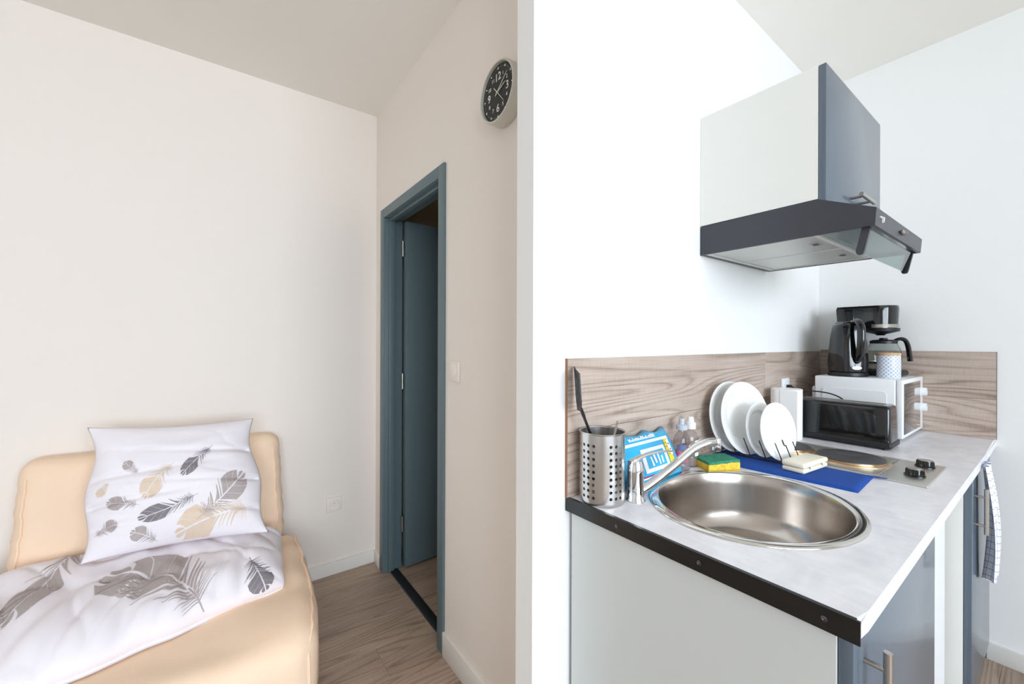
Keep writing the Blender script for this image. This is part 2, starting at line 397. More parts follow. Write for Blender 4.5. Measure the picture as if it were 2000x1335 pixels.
# ------------------------------------------------------------------ door
dr = bpy.data.objects.new('door_1', None); COL.objects.link(dr); dr.location = (XD, DY0, 0); struct(dr)
ow = DY1 - DY0
bm = BM()
for (y0, y1) in ((-.055, -.002), (ow + .002, ow + .055)):
    box(bm, -.012, .006, y0, y1, 0.0, DZ + .055, .003)
box(bm, -.012, .006, -.002, ow + .002, DZ + .002, DZ + .055, .003)
mk('architrave', bm, door_m, dr)
bm = BM()
for (y0, y1) in ((-.03, 0), (ow, ow + .03)): box(bm, -.004, .1, y0, y1, 0.0, DZ + .03, .002)
box(bm, -.004, .1, 0, ow, DZ, DZ + .03, .002)
mk('jamb', bm, door_m, dr)
bm = BM()
box(bm, 0.018, .05, 0, .014, 0.0, DZ, .002); box(bm, .018, .05, ow - .014, ow, 0, DZ, .002); box(bm, .018, .05, .014, ow - .014, DZ - .014, DZ, .002)
mk('door_stop', bm, door_m, dr)
lf = bpy.data.objects.new('door_leaf', None); COL.objects.link(lf); lf.parent = dr; lf.location = (0.107, ow + .002, 0); lf.rotation_euler = (0, 0, R(4))
mk('leaf_panel', Bx(0.0, .70, -.036, .004, .012, 2.018, .0025), door_m, lf)
bm = BM(); lathe(bm, [(0.0, 0), (.022, 0), (.022, .006), (.009, .008), (.009, .04), (0, .04)], 16)
for v in bm.verts: v.co = Vector((v.co.x, -v.co.z - .036, v.co.y))
tube(bm, [(0, -.072, 0), (-.04, -.074, 0), (-.11, -.07, 0)], [.009, .009, .007])
for v in bm.verts: v.co += Vector((.64, 0, 1.05))
mk('door_lever', bm, satin, lf)
for z in (0.26, 1.09, 1.86):
    bm = BM(); lathe(bm, [(0, z - .045), (.007, z - .045), (.007, z - .001), (.0055, z), (.007, z + .001), (.007, z + .045), (0, z + .045)], 12)
    for v in bm.verts: v.co += Vector((0.098, ow - .012, 0))
    mk('hinge', bm, satin, dr)
bm = BM(); box(bm, .03, .075, 0, ow, -.001, .006, .002)
tr = struct(mk('trim_2', bm, mat('black_rubber_threshold', (24, 26, 28), 0.5), loc=(XD, DY0, 0)))
mk('metal_edge', Bx(.024, .031, 0, ow, 0, .004, .001), satin, tr)

# ------------------------------------------------------------------ wall fittings
sw = thing('light_switch', 'small white rocker light switch beside the blue-grey door frame', 'light switch', (XD, 1.468, 1.2), rot=(0, 0, 0))
mk('cover_plate', Bx(-.010, 0, -.041, .041, -.041, .041, .003), wall_warm, sw)
bm = BM(); lathe(bm, [(.028, 0), (.028, .0035), (.025, .005), (0, .006)], 28)
for v in bm.verts: v.co = Vector((-.0098 - v.co.z, v.co.x, v.co.y))
mk('rocker', bm, wall_warm, sw)
def outlet(name, label, loc, plug=False, rz=0):
    t = thing(name, label, 'wall outlet', loc, rz)
    mk('cover_plate', Bx(-.041, .041, -.009, 0, -.041, .041, .003), white_plastic if plug else wall_warm, t)
    bm = BM(); lathe(bm, [(.030, 0), (.030, .003), (.027, .003), (.024, -.003), (0, -.003)], 28)
    for v in bm.verts: v.co = Vector((v.co.x, -.0092 - v.co.z, v.co.y))
    s = mk('socket_well', bm, white_plastic if plug else wall_warm, t)
    for x in (-.0095, .0095):
        bm = BM(); lathe(bm, [(.0034, 0), (.0034, .0008), (0, .0008)], 12)
        for v in bm.verts: v.co = Vector((v.co.x + x, -.0066 - v.co.z, v.co.y))
        mk('pin_hole', bm, black_satin, s)
    bm = BM(); tube(bm, [(0, -.006, .010), (0, -.013, .010)], .0024, 8); mk('earth_pin', bm, satin, s)
    return t
outlet('wall_outlet', 'white round-socket wall outlet low on the wall between sofa and door', (0.554, YB, 0.394))

# clock
ck = thing('wall_clock', 'round silver wall clock with black dial and white numerals above the door', 'clock', (XD, 1.104, 2.136))
def ax(bm):    # lathe axis z -> -x
    for v in bm.verts: v.co = Vector((-v.co.z, v.co.x, v.co.y))
    return bm
bm = BM(); lathe(bm, [(0, 0), (.097, 0), (.0985, .004), (.0985, .046), (.096, .05), (.091, .0505), (.0895, .044), (.0895, .041)], 56)
mk('case', ax(bm), silver_p, ck)
bm = BM(); lathe(bm, [(0, .0412), (.0895, .0412), (.0895, .039), (0, .039)], 56)
dl = mk('dial', ax(bm), dial_m, ck, 0)
TR = (R(90), 0, R(-90))      # text facing -x, reading towards -y
for s, h, r, sz in (('12', 0, .050, .036), ('3', 3, .052, .036), ('6', 6, .052, .036), ('9', 9, .052, .036)):
    a = h * PI / 6; lettering('numeral', s, sz, print_white, dl, (-.0418, -r * math.sin(a), r * math.cos(a)), TR)
for h in (1, 2, 4, 5, 7, 8, 10, 11):
    a = h * PI / 6; lettering('numeral', str(h), .017, print_white, dl, (-.0418, -.057 * math.sin(a), .057 * math.cos(a)), TR)
for k in range(60):
    a = k * PI / 30; big = k % 5 == 0
    bm = BM(); s = .0021 if big else .0009
    r0 = .079
    box(bm, -.0420, -.0413, -s, s, r0 - s * 1.6, r0 + s * 1.6)
    bmesh.ops.rotate(bm, verts=bm.verts[:], cent=(0, 0, 0), matrix=Matrix.Rotation(a, 3, 'X'))
    if big: mk('hour_mark', bm, print_white, dl, 0)
    else:
        me = bpy.data.meshes.new('minute_mark'); bm.to_mesh(me); bm.free(); mkm('minute_mark', me, mat('grey_print', (150, 150, 146), 0.6), dl, 0)
def hand(name, ang, l0, l1, w, z, m):
    bm = BM(); prism(bm, [(-w, -l0), (w, -l0), (w * .7, l1 * .82), (0, l1), (-w * .7, l1 * .82)], 'x', -z - .0008, -z)
    bmesh.ops.rotate(bm, verts=bm.verts[:], cent=(0, 0, 0), matrix=Matrix.Rotation(R(ang), 3, 'X'))
    mk(name, bm, m, ck, 0)
hand('hour_hand', 70, .012, .048, .0028, .0432, silver_p); hand('minute_hand', 52, .014, .072, .0022, .0446, silver_p); hand('second_hand', 139, .026, .062, .0010, .0460, print_white)
bm = BM(); lathe(bm, [(0, .0415), (.004, .0415), (.004, .0472), (0, .048)], 14); mk('spindle', ax(bm), silver_p, ck)

# ------------------------------------------------------------------ sofa
def nz(x, y, z=0.0): return noise.noise(Vector((x, y, z)))
sf = thing('sofa', 'beige cotton-covered folding sofa against the pale wall', 'sofa', (-.165, 1.85, 0))
def seat_edge(y):     # right edge of the seat against world y
    pts = [(2.30, .345), (2.16, .338), (1.9, .332), (1.69, .322), (1.5, .285), (1.38, .25)]
    for (a, xa), (b, xb) in zip(pts, pts[1:]):
        if y >= b: return xa + (xb - xa) * (a - y) / (a - b)
    return pts[-1][1]
def seat_warp(q):
    wx, wy = q.x - .165, q.y + 1.85
    s = seat_edge(wy) / .33
    x = q.x
    if q.x > 0: x = (seat_edge(wy) + .165) * q.x / .495
    top = max(0, (q.z + .185) / .37)
    z = q.z + .2 + top * (0.018 * math.sin((wy - 1.4) * 2.2) + .009 * nz(wx * 3, wy * 3) + .010 * nz((wx * .35 + wy) * 8, (wx - wy) * 1.2, 6) + .004 * nz(wx * 9 + 4, wy * 4)) 
    y = q.y - top * .02 * math.cos(wx * 3) - (1 - top) * 0.0
    side = .010 * nz(wy * 14, q.z * 3, 2) * (1 if abs(q.x) > .46 else 0)
    return (x + side * (1 if q.x > 0 else -1), y, z)
bm = BM(); rgrid(bm, (.495, .43, .185), .075, (26, 24, 8), seat_warp)
st = mk('seat', bm, beige, sf, 180)
def on_seat(x, y, z): return seat_warp(Vector((x, y, z)))
pp = [on_seat(.474, .36 - i * .0355, .164) for i in range(21)] + [on_seat(.468, -.385, .150), on_seat(.466, -.401, .125)] + [on_seat(.472, -.408, .10 - i * .03) for i in range(9)]
bm = BM(); tube(bm, [Vector(p) + Vector((.001, 0, .001)) for p in pp], .0052, 8); mk('piping', bm, beige, st)
def back_warp(q):
    t = (q.z + .31) / .62            # 0 bottom, 1 top
    f = (q.y + .08) / .16            # 0 front, 1 back
    x = q.x * (1 - .035 * (1 - f)) * (1 - .06 * max(0, t - .3) ** 1.5)
    wx = x
    y = q.y + 2.345 - 1.85 + (t - .5) * .09
    fr = (1 - f)
    y += fr * (-.022 * math.cos(x * 2.6) * math.sin(max(0, min(1, t)) * PI) + .010 * nz(x * 4, q.z * 5, 7) + .005 * nz(x * 10, q.z * 9, 2))
    if abs(q.x) > .40: y += .009 * nz(q.z * 24, x * 3, 1); x += .010 * nz(q.z * 26, 3.3) * (1 if q.x > 0 else -1)
    z = q.z + .545 + .012 * nz(x * 2.5, 3.1)
    return (x, y, z)
bm = BM(); rgrid(bm, (.455, .08, .31), .055, (26, 3, 20), back_warp)
bk = mk('backrest', bm, beige, sf, 180)
for s in (1, -1):
    ps = [Vector(back_warp(Vector((s * .425, -.072, z)))) + Vector((s * .002, -.004, 0)) for z in [-.24 + i * .0245 for i in range(21)]]
    bm = BM(); tube(bm, ps, .0042, 8); mk('piping', bm, beige, bk)

# ------------------------------------------------------------------ pillow and duvet with printed feathers
def bil(c, u, v):
    a, b, d, e = [Vector(p) for p in c]      # BL BR TR TL
    return a * (1 - u) * (1 - v) + b * u * (1 - v) + d * u * v + e * (1 - u) * v
PIL = [(-.383, 2.045, .535), (.192, 1.965, .525), (.142, 2.215, .965), (-.388, 2.235, .985)]
PN = Vector((0.06, -.90, .40)).normalized()
def pillow_pt(u, v, side=1):
    uu = u + .030 * math.sin(PI * v) * (0.5 - u) * 2 - .030 * math.sin(PI * v * 3.0 + .4) * (abs(2 * u - 1) ** 3) * (1 if u > .5 else -1) * .8
    vv = v + .035 * math.sin(PI * u) * (0.5 - v) * 2
    p = bil(PIL, uu, vv)
    e = max(0.0, (1 - abs(2 * u - 1) ** 2.6) * (1 - abs(2 * v - 1) ** 2.4)) ** 0.6
    th = .112 * e * (1.08 - .30 * v)
    th += e ** .5 * (.016 * nz(u * 3, v * 3.2, 1) + .012 * nz(u * 2.4 + v, v * 7, 5) + .0065 * nz(u * 7 - 2 * v, v * 9, 9) - .010 * (1 - abs(nz(u * 2.0 + 3 * v, v * 5, 14))) ** 6 * abs(2 * u - 1))
    # soft creases running in from the sides
    for (cv, du, amp) in ((.70, 1, .024), (.44, 1, .026), (.36, 0, .026), (.56, 0, .016), (.2, 1, .018), (.2, 0, .014)):
        d = abs(u - du); w = math.exp(-((v - cv - .10 * d) / .022) ** 2) * math.exp(-d / .35)
        th -= amp * w * min(1, d / .04)
    return p + PN * (th if side > 0 else -.55 * th)
DUV = [(-.76, 1.50), (.205, 1.735), (.245, 2.17), (-.72, 2.29)]
DZ0 = .399
def duvet_pt(u, v, side=1):
    cu, cv = -math.cos(PI * u), -math.cos(PI * v)          # -1..1, clustered at the rims
    U, V = (cu + 1) / 2, (cv + 1) / 2
    fx = bil([p + (0,) for p in DUV], U, V)
    e = max(0.0, (1 - abs(cu) ** 7) * (1 - abs(cv) ** 5)) ** 0.5
    z = DZ0 + .124 * e * (1 + .12 * V)
    wr = .022 * nz(U * 5, V * 3, 3) + .014 * nz(U * 12 + 2 * V, V * 4, 8) - .012 * (1 - abs(nz(U * 7 + 3 * V, V * 2.5, 21))) ** 7 + .0045 * nz(U * 24 + 5 * V, V * 6, 4)
    for (cu0, slope, amp, wd) in ((.40, .18, .026, .022), (.55, .1, .020, .02), (.72, -.08, .018, .018), (.28, .25, .022, .03), (.86, .05, .018, .016), (.64, .14, .016, .014), (.47, .3, .014, .012), (.79, .1, .014, .012)):
        wr -= amp * math.exp(-((U - cu0 - slope * V) / wd) ** 2) * max(0, 1 - V * 1.5)
    z += e * wr
    bulge = .022 * (1 - (2 * e - 1) ** 2) if e < 1 else 0
    out = Vector((cu * abs(cu) ** 5, cv * abs(cv) ** 3, 0)) * bulge
    p = Vector((fx.x, fx.y, z)) + out
    p.x += .012 * nz(V * 5, 1.7) * (abs(cu) ** 4); p.y += .012 * nz(U * 9, 5.7) * (abs(cv) ** 4)
    if side < 0: p.z = DZ0 - .004 + (z - DZ0) * .02
    return p
def cushion(name, fn, nu, nv, parent, m):
    bm = BM(); g = {}
    for s in (1, -1):
        for i in range(nu + 1):
            for j in range(nv + 1):
                rim = i in (0, nu) or j in (0, nv)
                if s < 0 and rim: g[s, i, j] = g[1, i, j]
                else: g[s, i, j] = bm.verts.new(fn(i / nu, j / nv, s))
        for i in range(nu):
            for j in range(nv):
                q = (g[s, i, j], g[s, i + 1, j], g[s, i + 1, j + 1], g[s, i, j + 1])
                bm.faces.new(q if s > 0 else q[::-1])
    return mk(name, bm, m, parent, 180)
pl = thing('pillow', 'square white pillow printed with feathers leaning on the sofa backrest', 'pillow')
pcv = cushion('pillow_case', pillow_pt, 110, 100, pl, linen)
dv = thing('duvet', 'folded white duvet printed with large grey feathers on the sofa seat', 'duvet')
dcv = cushion('duvet_cover', duvet_pt, 220, 110, dv, linen)
def feather(fn, parent, tip, base, width, m, seed=0, curve=0.0, asp=1.0, barbs=15):
    """printed feather: tip = rounded end, base = quill end, in surface coordinates"""
    rnd = random.Random(seed); bm = BM()
    T, Bq = Vector(tip), Vector(base); d = Bq - T; ln = Vector((d.x * asp, d.y)).length
    nrm = Vector((-d.y / asp, d.x * asp)); nrm = nrm / Vector((nrm.x * asp, nrm.y)).length
    cen = fn((T.x + Bq.x) / 2, (T.y + Bq.y) / 2)
    def P(s, t):     # s along 0 tip..1 base, t lateral in width units
        q = T + d * s + nrm * (t * width + curve * ln * math.sin(PI * s))
        u, v = min(.985, max(.015, q.x)), min(.985, max(.015, q.y)); e = .004
        p = fn(u, v); a = fn(u + e, v) - fn(u - e, v); b = fn(u, v + e) - fn(u, v - e)
        n = a.cross(b); n.normalize()
        return p + n * .0016
    m_sub = 3
    def strip(l, r):
        va = None
        for c in range(m_sub + 1):
            t = c / m_sub; vb = [bm.verts.new(P(a[0] * (1 - t) + b[0] * t, a[1] * (1 - t) + b[1] * t)) for a, b in zip(l, r)]
            if va:
                for i in range(len(l) - 1): bm.faces.new((va[i], va[i + 1], vb[i + 1], vb[i]))
            va = vb
    def half(s): return math.sin(min(1, s / .26) * PI / 2) ** .75 * (1 - max(0, (s - .34) / .62) ** 1.5) if s < .96 else 0
    gap = .05
    for side in (-1, 1):
        # solid vane near the tip, breaking up into blades towards the quill
        k = 0; s0 = .02
        while s0 < .86:
            seg = (.11 + .04 * rnd.random()) if s0 < .45 else (.045 + .03 * rnd.random())
            s1 = min(.88, s0 + seg); slit = .008 if s0 < .45 else .012 + .02 * rnd.random()
            n = 12; reach = 1.0 if s0 < .45 else .75 + .5 * rnd.random()
            lft, rgt = [], []
            sweep = .16 if s0 < .45 else .10 + .08 * rnd.random()
            for i in range(n + 1):
                q = i / n
                sa = s0 + slit - sweep * q * min(1, s0 * 4); sb = s1 - sweep * q * 1.0
                if s0 >= .45: sb = sa + (sb - sa) * (1 - .75 * q)
                sa, sb = max(.004, sa), max(.008, sb)
                lft.append((sa, side * (gap + q * max(0, half(sa) * reach - gap)))); rgt.append((sb, side * (gap + q * max(0, half(sb) * reach - gap))))
            strip(lft, rgt); s0 = s1
        for k in range(5):       # loose down by the quill
            s = .80 + .025 * k; w_ = .45 + .35 * rnd.random(); n = 6; lf_, rg_ = [], []
            for i in range(n + 1):
                q = i / n; ss = s - .10 * q + .06 * q * q; th = .006 * (1 - q * .8)
                lf_.append((ss - th, side * (.03 + q * w_))); rg_.append((ss + th, side * (.03 + q * w_)))
            strip(lf_, rg_)
    n = 10; strip([(.70 + .30 * i / n, -.022) for i in range(n + 1)], [(.70 + .30 * i / n, .022) for i in range(n + 1)])
    me = bpy.data.meshes.new('feather_print'); bm.to_mesh(me); bm.free()
    return mkm('feather_print', me, m, parent, 0)
# feather prints: surface coordinates of the rounded end and of the quill end, half width
for k, (m_, a, b, w_, cv) in enumerate(((print_gray, (.183, .683), (.268, .575), .040, 0), (print_beige, (.294, .368), (.47, .64), .075, .06), (print_beige, (.07, .435), (.119, .535), .03, 0), (print_dark, (.505, .513), (.712, .766), .055, .03), (print_gray, (.891, .507), (.58, .15), .105, .03), (print_gray, (.107, .384), (.278, .329), .050, 0), (print_dark, (.262, .225), (.60, .356), .062, -.04), (print_beige, (.458, .06), (.93, .215), .135, .05), (print_gray, (.165, .235), (.045, .165), .045, 0), (print_gray, (.233, .145), (.375, .04), .055, .05))):
    feather(pillow_pt, pcv, a, b, w_, m_, k, cv, 1.25)
for k, (m_, a, b, w_, cv) in enumerate(((print_gray, (.472, .50), (.675, .06), .15, .16), (print_gray, (.354, .33), (.40, .93), .085, .02), (print_dark, (.838, .05), (.787, .32), .10, 0), (print_beige, (.80, .80), (.90, .95), .06, 0))):
    feather(duvet_pt, dcv, a, b, w_, m_, 20 + k, cv, 2.2)


# ------------------------------------------------------------------ kitchen: worktop
XN0, XN1 = .737, .749      # near edge of the worktop at the wall / at the front
wt = thing('worktop', 'light grey stone-look laminate worktop with a black end strip', 'worktop', (0, 0, 0))
SCX, SCY, SA, SB = 1.09, .475, .262, .230      # oval sink
def worktop_mesh():
    bm = BM(); n = 72; outer = [(XN0, wA(XN0)), (XN1, YF), (XB, YF), (XB, wA(XB) - .001)]
    def hit(a):
        d = Vector((math.cos(a), math.sin(a))); best = None
        for i in range(4):
            p, q = Vector(outer[i]), Vector(outer[(i + 1) % 4]); e = q - p
            den = d.x * e.y - d.y * e.x
            if abs(den) < 1e-9: continue
            w_ = p - Vector((SCX, SCY)); t = (w_.x * e.y - w_.y * e.x) / den; s = (w_.x * d.y - w_.y * d.x) / den
            if t > 0 and -1e-6 <= s <= 1 + 1e-6 and (best is None or t < best): best = t
        return SCX + d.x * best, SCY + d.y * best
    angs = [2 * PI * i / n for i in range(n)] + [math.atan2(y - SCY, x - SCX) % (2 * PI) for x, y in outer]
    angs = sorted(set(round(a, 5) for a in angs))
    tops, holes, bots, hb = [], [], [], []
    for a in angs:
        x, y = hit(a); c = math.cos(a); s = math.sin(a); r = 1 / math.sqrt((c / (SA - .014)) ** 2 + (s / (SB - .014)) ** 2)
        tops.append(bm.verts.new((x, y, ZT))); bots.append(bm.verts.new((x, y, ZT - .031)))
        holes.append(bm.verts.new((SCX + c * r, SCY + s * r, ZT))); hb.append(bm.verts.new((SCX + c * r, SCY + s * r, ZT - .031)))
    m = len(angs)
    for i in range(m):
        j = (i + 1) % m
        bm.faces.new((tops[i], tops[j], holes[j], holes[i])); bm.faces.new((bots[j], bots[i], hb[i], hb[j]))
        bm.faces.new((tops[j], tops[i], bots[i], bots[j])); bm.faces.new((holes[i], holes[j], hb[j], hb[i]))
    # rounded front edge
    es = [e for e in bm.edges if all(abs(v.co.y - YF) < 1e-5 for v in e.verts) and abs(e.verts[0].co.z - e.verts[1].co.z) < 1e-6]
    bmesh.ops.bevel(bm, geom=es, offset=.006, segments=3, affect='EDGES')
    return bm
mk('slab', worktop_mesh(), marble_m, wt, 30)
bm = BM(); prism(bm, [(XN0 - .004, wA(XN0) - .001), (XN1 - .004, YF - .001), (XN1, YF - .001), (XN0, wA(XN0) - .001)], 'z', ZT - .0335, ZT + .0015)
prism(bm, [(XN0 - .004, wA(XN0) - .001), (XN1 - .004, YF + .004), (XN1 + .004, YF + .004), (XN0 + .004, wA(XN0) - .001)], 'z', ZT + .0004, ZT + .0016)
sp = mk('edge_strip', bm, black_strip, wt, 0)
def strip_x(y): return XN0 + (XN1 - XN0) * (wA(XN0) - y) / (wA(XN0) - YF) - .004
for y in (.602, .4107, .2166):
    bm = BM(); lathe(bm, [(.0045, 0), (.0045, .0012), (.002, .0022), (.0012, .0012), (0, .0012)], 14)
    for v in bm.verts: v.co = Vector((strip_x(y) - v.co.z, v.co.x + y, v.co.y + ZT - .0155))
    mk('screw', bm, mat('dark_screw_steel', (96, 96, 98), 0.3, 1.0), sp)

# backsplash
bs = thing('backsplash', 'grey oak-look backsplash boards on the white wall behind sink and plates', 'backsplash', (.733, wA(.733), ZT), math.atan(.0143))
LA = (XB - .733) / math.cos(math.atan(.0143)) - .012
def board(parent, x0, x1, z0, z1, name='board'):
    bm = Bx(-(x1 - x0) / 2 + .0004, (x1 - x0) / 2 - .0004, -(z1 - z0) / 2 + .0005, (z1 - z0) / 2 - .0005, 0, .0085, .0006, 1)
    return mk(name, bm, splash_m, parent, 0, loc=((x0 + x1) / 2, 0, (z0 + z1) / 2), rot=(R(90), 0, 0))
for (x0, x1, z0, z1) in ((0, .66, 0, .166), (.66, LA, 0, .166), (0, 1.20, .166, .358), (1.20, LA, .166, .358)):
    board(bs, x0, x1, z0, z1)
mk('raw_end', Bx(-.0012, .0, -.0085, -.0005, 0, .358), raw_mdf, bs, 0)
b2 = thing('backsplash', 'grey oak-look backsplash boards on the end wall behind the microwave', 'backsplash', (XB, YF, ZT))
for (z0, z1) in ((0, .166), (.166, .365)):
    w_ = wA(XB) - YF - .010
    bm = Bx(-w_ / 2, w_ / 2, -(z1 - z0) / 2 + .0005, (z1 - z0) / 2 - .0005, 0, .0085, .0006, 1)
    mk('board', bm, splash_m, b2, 0, loc=(0, w_ / 2, (z0 + z1) / 2), rot=(R(90), 0, R(-90)))
mk('raw_end', Bx(-.0085, -.0005, -.0012, 0, 0, .365), cab_edge, b2, 0)

# ------------------------------------------------------------------ base units
def bar_handle(name, parent, p0, p1, out, r=.0058, inset=.028):
    """bar between p0 and p1 with two posts along -out back to the door"""
    p0, p1, out = Vector(p0), Vector(p1), Vector(out); d = (p1 - p0).normalized()
    bm = BM(); tube(bm, [p0, p1], r, 16); h = mk(name, bm, satin, parent)
    for q in (p0 + d * inset, p1 - d * inset):
        bm = BM(); tube(bm, [q, q - out], r * .72, 12); mk('post', bm, satin, h)
    return h
c1 = thing('sink_cabinet', 'base cabinet with white side panel and grey front below the sink', 'cabinet', (.762, 0, 0))
X1 = 1.386 - .762
def near_x(y): return .7375 + .012 * (wA(.74) - y) / .59 - .762 + .008
bm = BM(); prism(bm, [(near_x(.76), wA(.76) - .012), (near_x(.205), .2055), (near_x(.205) + .018, .2055), (near_x(.76) + .018, wA(.76) - .012)], 'z', .10, ZT - .0325)
mk('side_panel', bm, mat('pale_grey_melamine', (206, 209, 207), 0.45), c1, 0)
bm = BM(); box(bm, X1 - .018, X1, .2055, .76, .10, ZT - .032); box(bm, .02, X1 - .018, .2055, .56, .10, .118); mk('carcass', bm, cab_white, c1, 0)
d1 = mk('door_front', Bx(.000, X1 - .003, .186, .2045, .115, ZT - .034, .0015), cab_grey, c1)
bar_handle('handle', d1, (.814 - .762, .158, .858), (.814 - .762, .158, .68), (0, -.028, 0))
mk('plinth', Bx(.01, X1, .235, .25, 0, .10), cab_grey, c1, 0)
fr = thing('mini_fridge', 'white mini fridge front between the two grey base doors', 'fridge', (1.39, 0, 0))
mk('body', Bx(.01, .60, .29, .74, .02, .86, .006), white_plastic, fr)
dd = mk('fridge_door', Bx(.01, .60, .243, .286, .04, .86, .012, 3), white_plastic, fr)
mk('grip', Bx(.25, .38, .2405, .2465, .80, .835, .002), mat('light_grey_plastic', (200, 202, 204), 0.5), dd)
for x in (.05, .56):
    for y in (.33, .70): mk('foot', lathe(BM(), [(0, 0), (.015, 0), (.012, .021), (0, .021)], 12, c=(x, y)), black_satin, fr)
c2 = thing('base_cabinet', 'grey-fronted base cabinet at the end wall with the tea towel on it', 'cabinet', (2.015, 0, 0))
bm = BM(); box(bm, 0, .018, .2055, .74, .10, ZT - .032); box(bm, .50, .518, .2055, .74, .10, ZT - .032); box(bm, .018, .50, .2055, .74, .10, .118); box(bm, .018, .5, .73, .74, .118, ZT - .032); mk('carcass', bm, cab_white, c2, 0)
d2 = mk('door_front', Bx(.003, .515, .186, .2045, .115, ZT - .034, .0015), cab_grey, c2)
bar_handle('handle', d2, (.045, .158, .838), (.045, .158, .688), (0, -.028, 0))
mk('plinth', Bx(0, .518, .235, .25, 0, .10), cab_grey, c2, 0)
mk('filler', Bx(.518, XB - 2.015 - .001, .21, .228, .0, ZT - .032), cab_grey, c2, 0)

# tea towel
def towel():
    bm = BM(); uvl = bm.loops.layers.uv.new('UVMap'); nu, nv = 26, 40; g = {}
    W_, H_ = .30, .40
    for j in range(nv + 1):
        v = j / nv
        for i in range(nu + 1):
            u = i / nu
            sq = .34 + .25 * v + .1 * math.sin(PI * v)      # gathered at the top
            x = 2.105 + u * W_ * sq + .012 * v
            y = .168 - .014 * math.sin(u * 13 + v * 1.5) * (.55 + .5 * v) - .012 * math.sin(PI * v * .9) - .002
            z = .905 - v * H_ + .012 * math.sin(u * 6 + 1) * v - .03 * u * v
            g[i, j] = bm.verts.new((x, min(y, .183), z))
    for j in range(nv):
        for i in range(nu):
            f = bm.faces.new((g[i, j], g[i + 1, j], g[i + 1, j + 1], g[i, j + 1]))
            for lp, (a, b) in zip(f.loops, ((i, j), (i + 1, j), (i + 1, j + 1), (i, j + 1))): lp[uvl].uv = (a / nu * W_, b / nv * H_)
    return bm
tw = mk('tea_towel', towel(), lines_mat('checked_cotton', (238, 240, 246), (92, 104, 148), (.024, .024), .0016), None, 180)
sm = tw.modifiers.new('thickness', 'SOLIDIFY'); sm.thickness = .0012
tag(tw, 'white tea towel with thin blue checks hanging beside the base cabinet handle', 'towel')

# ------------------------------------------------------------------ sink and faucet
sk = thing('sink', 'oval stainless steel sink set into the grey worktop', 'sink', (SCX, SCY, ZT))
prof = [(1.0, .0005), (1.0, .002), (.985, .0045), (.965, .005), (.915, .0045), (.895, .002), (.885, -.004), (.872, -.03), (.845, -.10), (.80, -.135), (.70, -.152), (.40, -.158), (.13, -.160)]
bm = BM(); rings = []
nseg = 72
for k, (t, z) in enumerate(prof):
    rings.append([bm.verts.new((SA * t * math.cos(2 * PI * i / nseg), SB * t * math.sin(2 * PI * i / nseg), z)) for i in range(nseg)])
for a, b in zip(rings[5:], rings[6:]):
    for i in range(nseg): bm.faces.new((a[i], a[(i + 1) % nseg], b[(i + 1) % nseg], b[i]))
bm.faces.new(rings[-1])
bm2 = BM(); rr = []
for (t, z) in prof[:6]:
    rr.append([bm2.verts.new((SA * t * math.cos(2 * PI * i / nseg), SB * t * math.sin(2 * PI * i / nseg), z)) for i in range(nseg)])
for a, b in zip(rr, rr[1:]):
    for i in range(nseg): bm2.faces.new((a[i], a[(i + 1) % nseg], b[(i + 1) % nseg], b[i]))
loose = [v for v in bm.verts if not v.link_faces]; bmesh.ops.delete(bm, geom=loose, context='VERTS')
mk('bowl', bm, sink_m, sk, 60); mk('rim', bm2, mat('polished_sink_rim', (214, 210, 204), 0.1, 1.0), sk, 60)
bm = BM(); lathe(bm, [(.040, -.1598), (.040, -.157), (.034, -.156), (.030, -.159), (0, -.159)], 28); dn = mk('drain', bm, chrome, sk)
for k in range(6):
    a = k * PI / 3; mk('drain_hole', lathe(BM(), [(.003, -.1588), (.003, -.1584), (0, -.1584)], 8, c=(.016 * math.cos(a), .016 * math.sin(a))), black_satin, dn)

fa = thing('faucet', 'chrome single-lever faucet beside the steel sink', 'faucet', (.8635, .6475, ZT))
bm = BM(); lathe(bm, [(0, 0), (.0245, 0), (.0245, .004), (.0215, .008), (.0208, .03), (.0208, .072), (.0212, .075), (.0208, .078), (.0198, .090), (.016, .101), (.008, .106), (0, .107)], 36); mk('body', bm, chrome, fa)
sp_ = spline([(.012, -.006, .022), (.05, -.022, .045), (.10, -.046, .083), (.150, -.067, .120), (.185, -.083, .134), (.208, -.094, .137)], 7)
bm = BM(); tube(bm, sp_, [.0115] * 10 + [.0105] * 12 + [.0115] * (len(sp_) - 22), 18); s_ = mk('spout', bm, chrome, fa)
bm = BM(); lathe(bm, [(0, .113), (.0095, .113), (.0115, .116), (.0115, .137), (.010, .145), (0, .147)], 24, c=(.214, -.097)); mk('aerator', bm, chrome, s_)
bm = BM(); lv = spline([(-.012, .006, .094), (.012, -.004, .108), (.05, -.020, .117), (.088, -.036, .119), (.104, -.043, .117)], 5)
tube(bm, lv, [.016, .0165, .016, .014, .013, .0115, .010, .009, .0085, .008, .0078, .0075, .0072, .007, .0068, .0065, .0065, .006, .0055, .005, .004], 14, flat=.32); mk('lever', bm, chrome, fa)

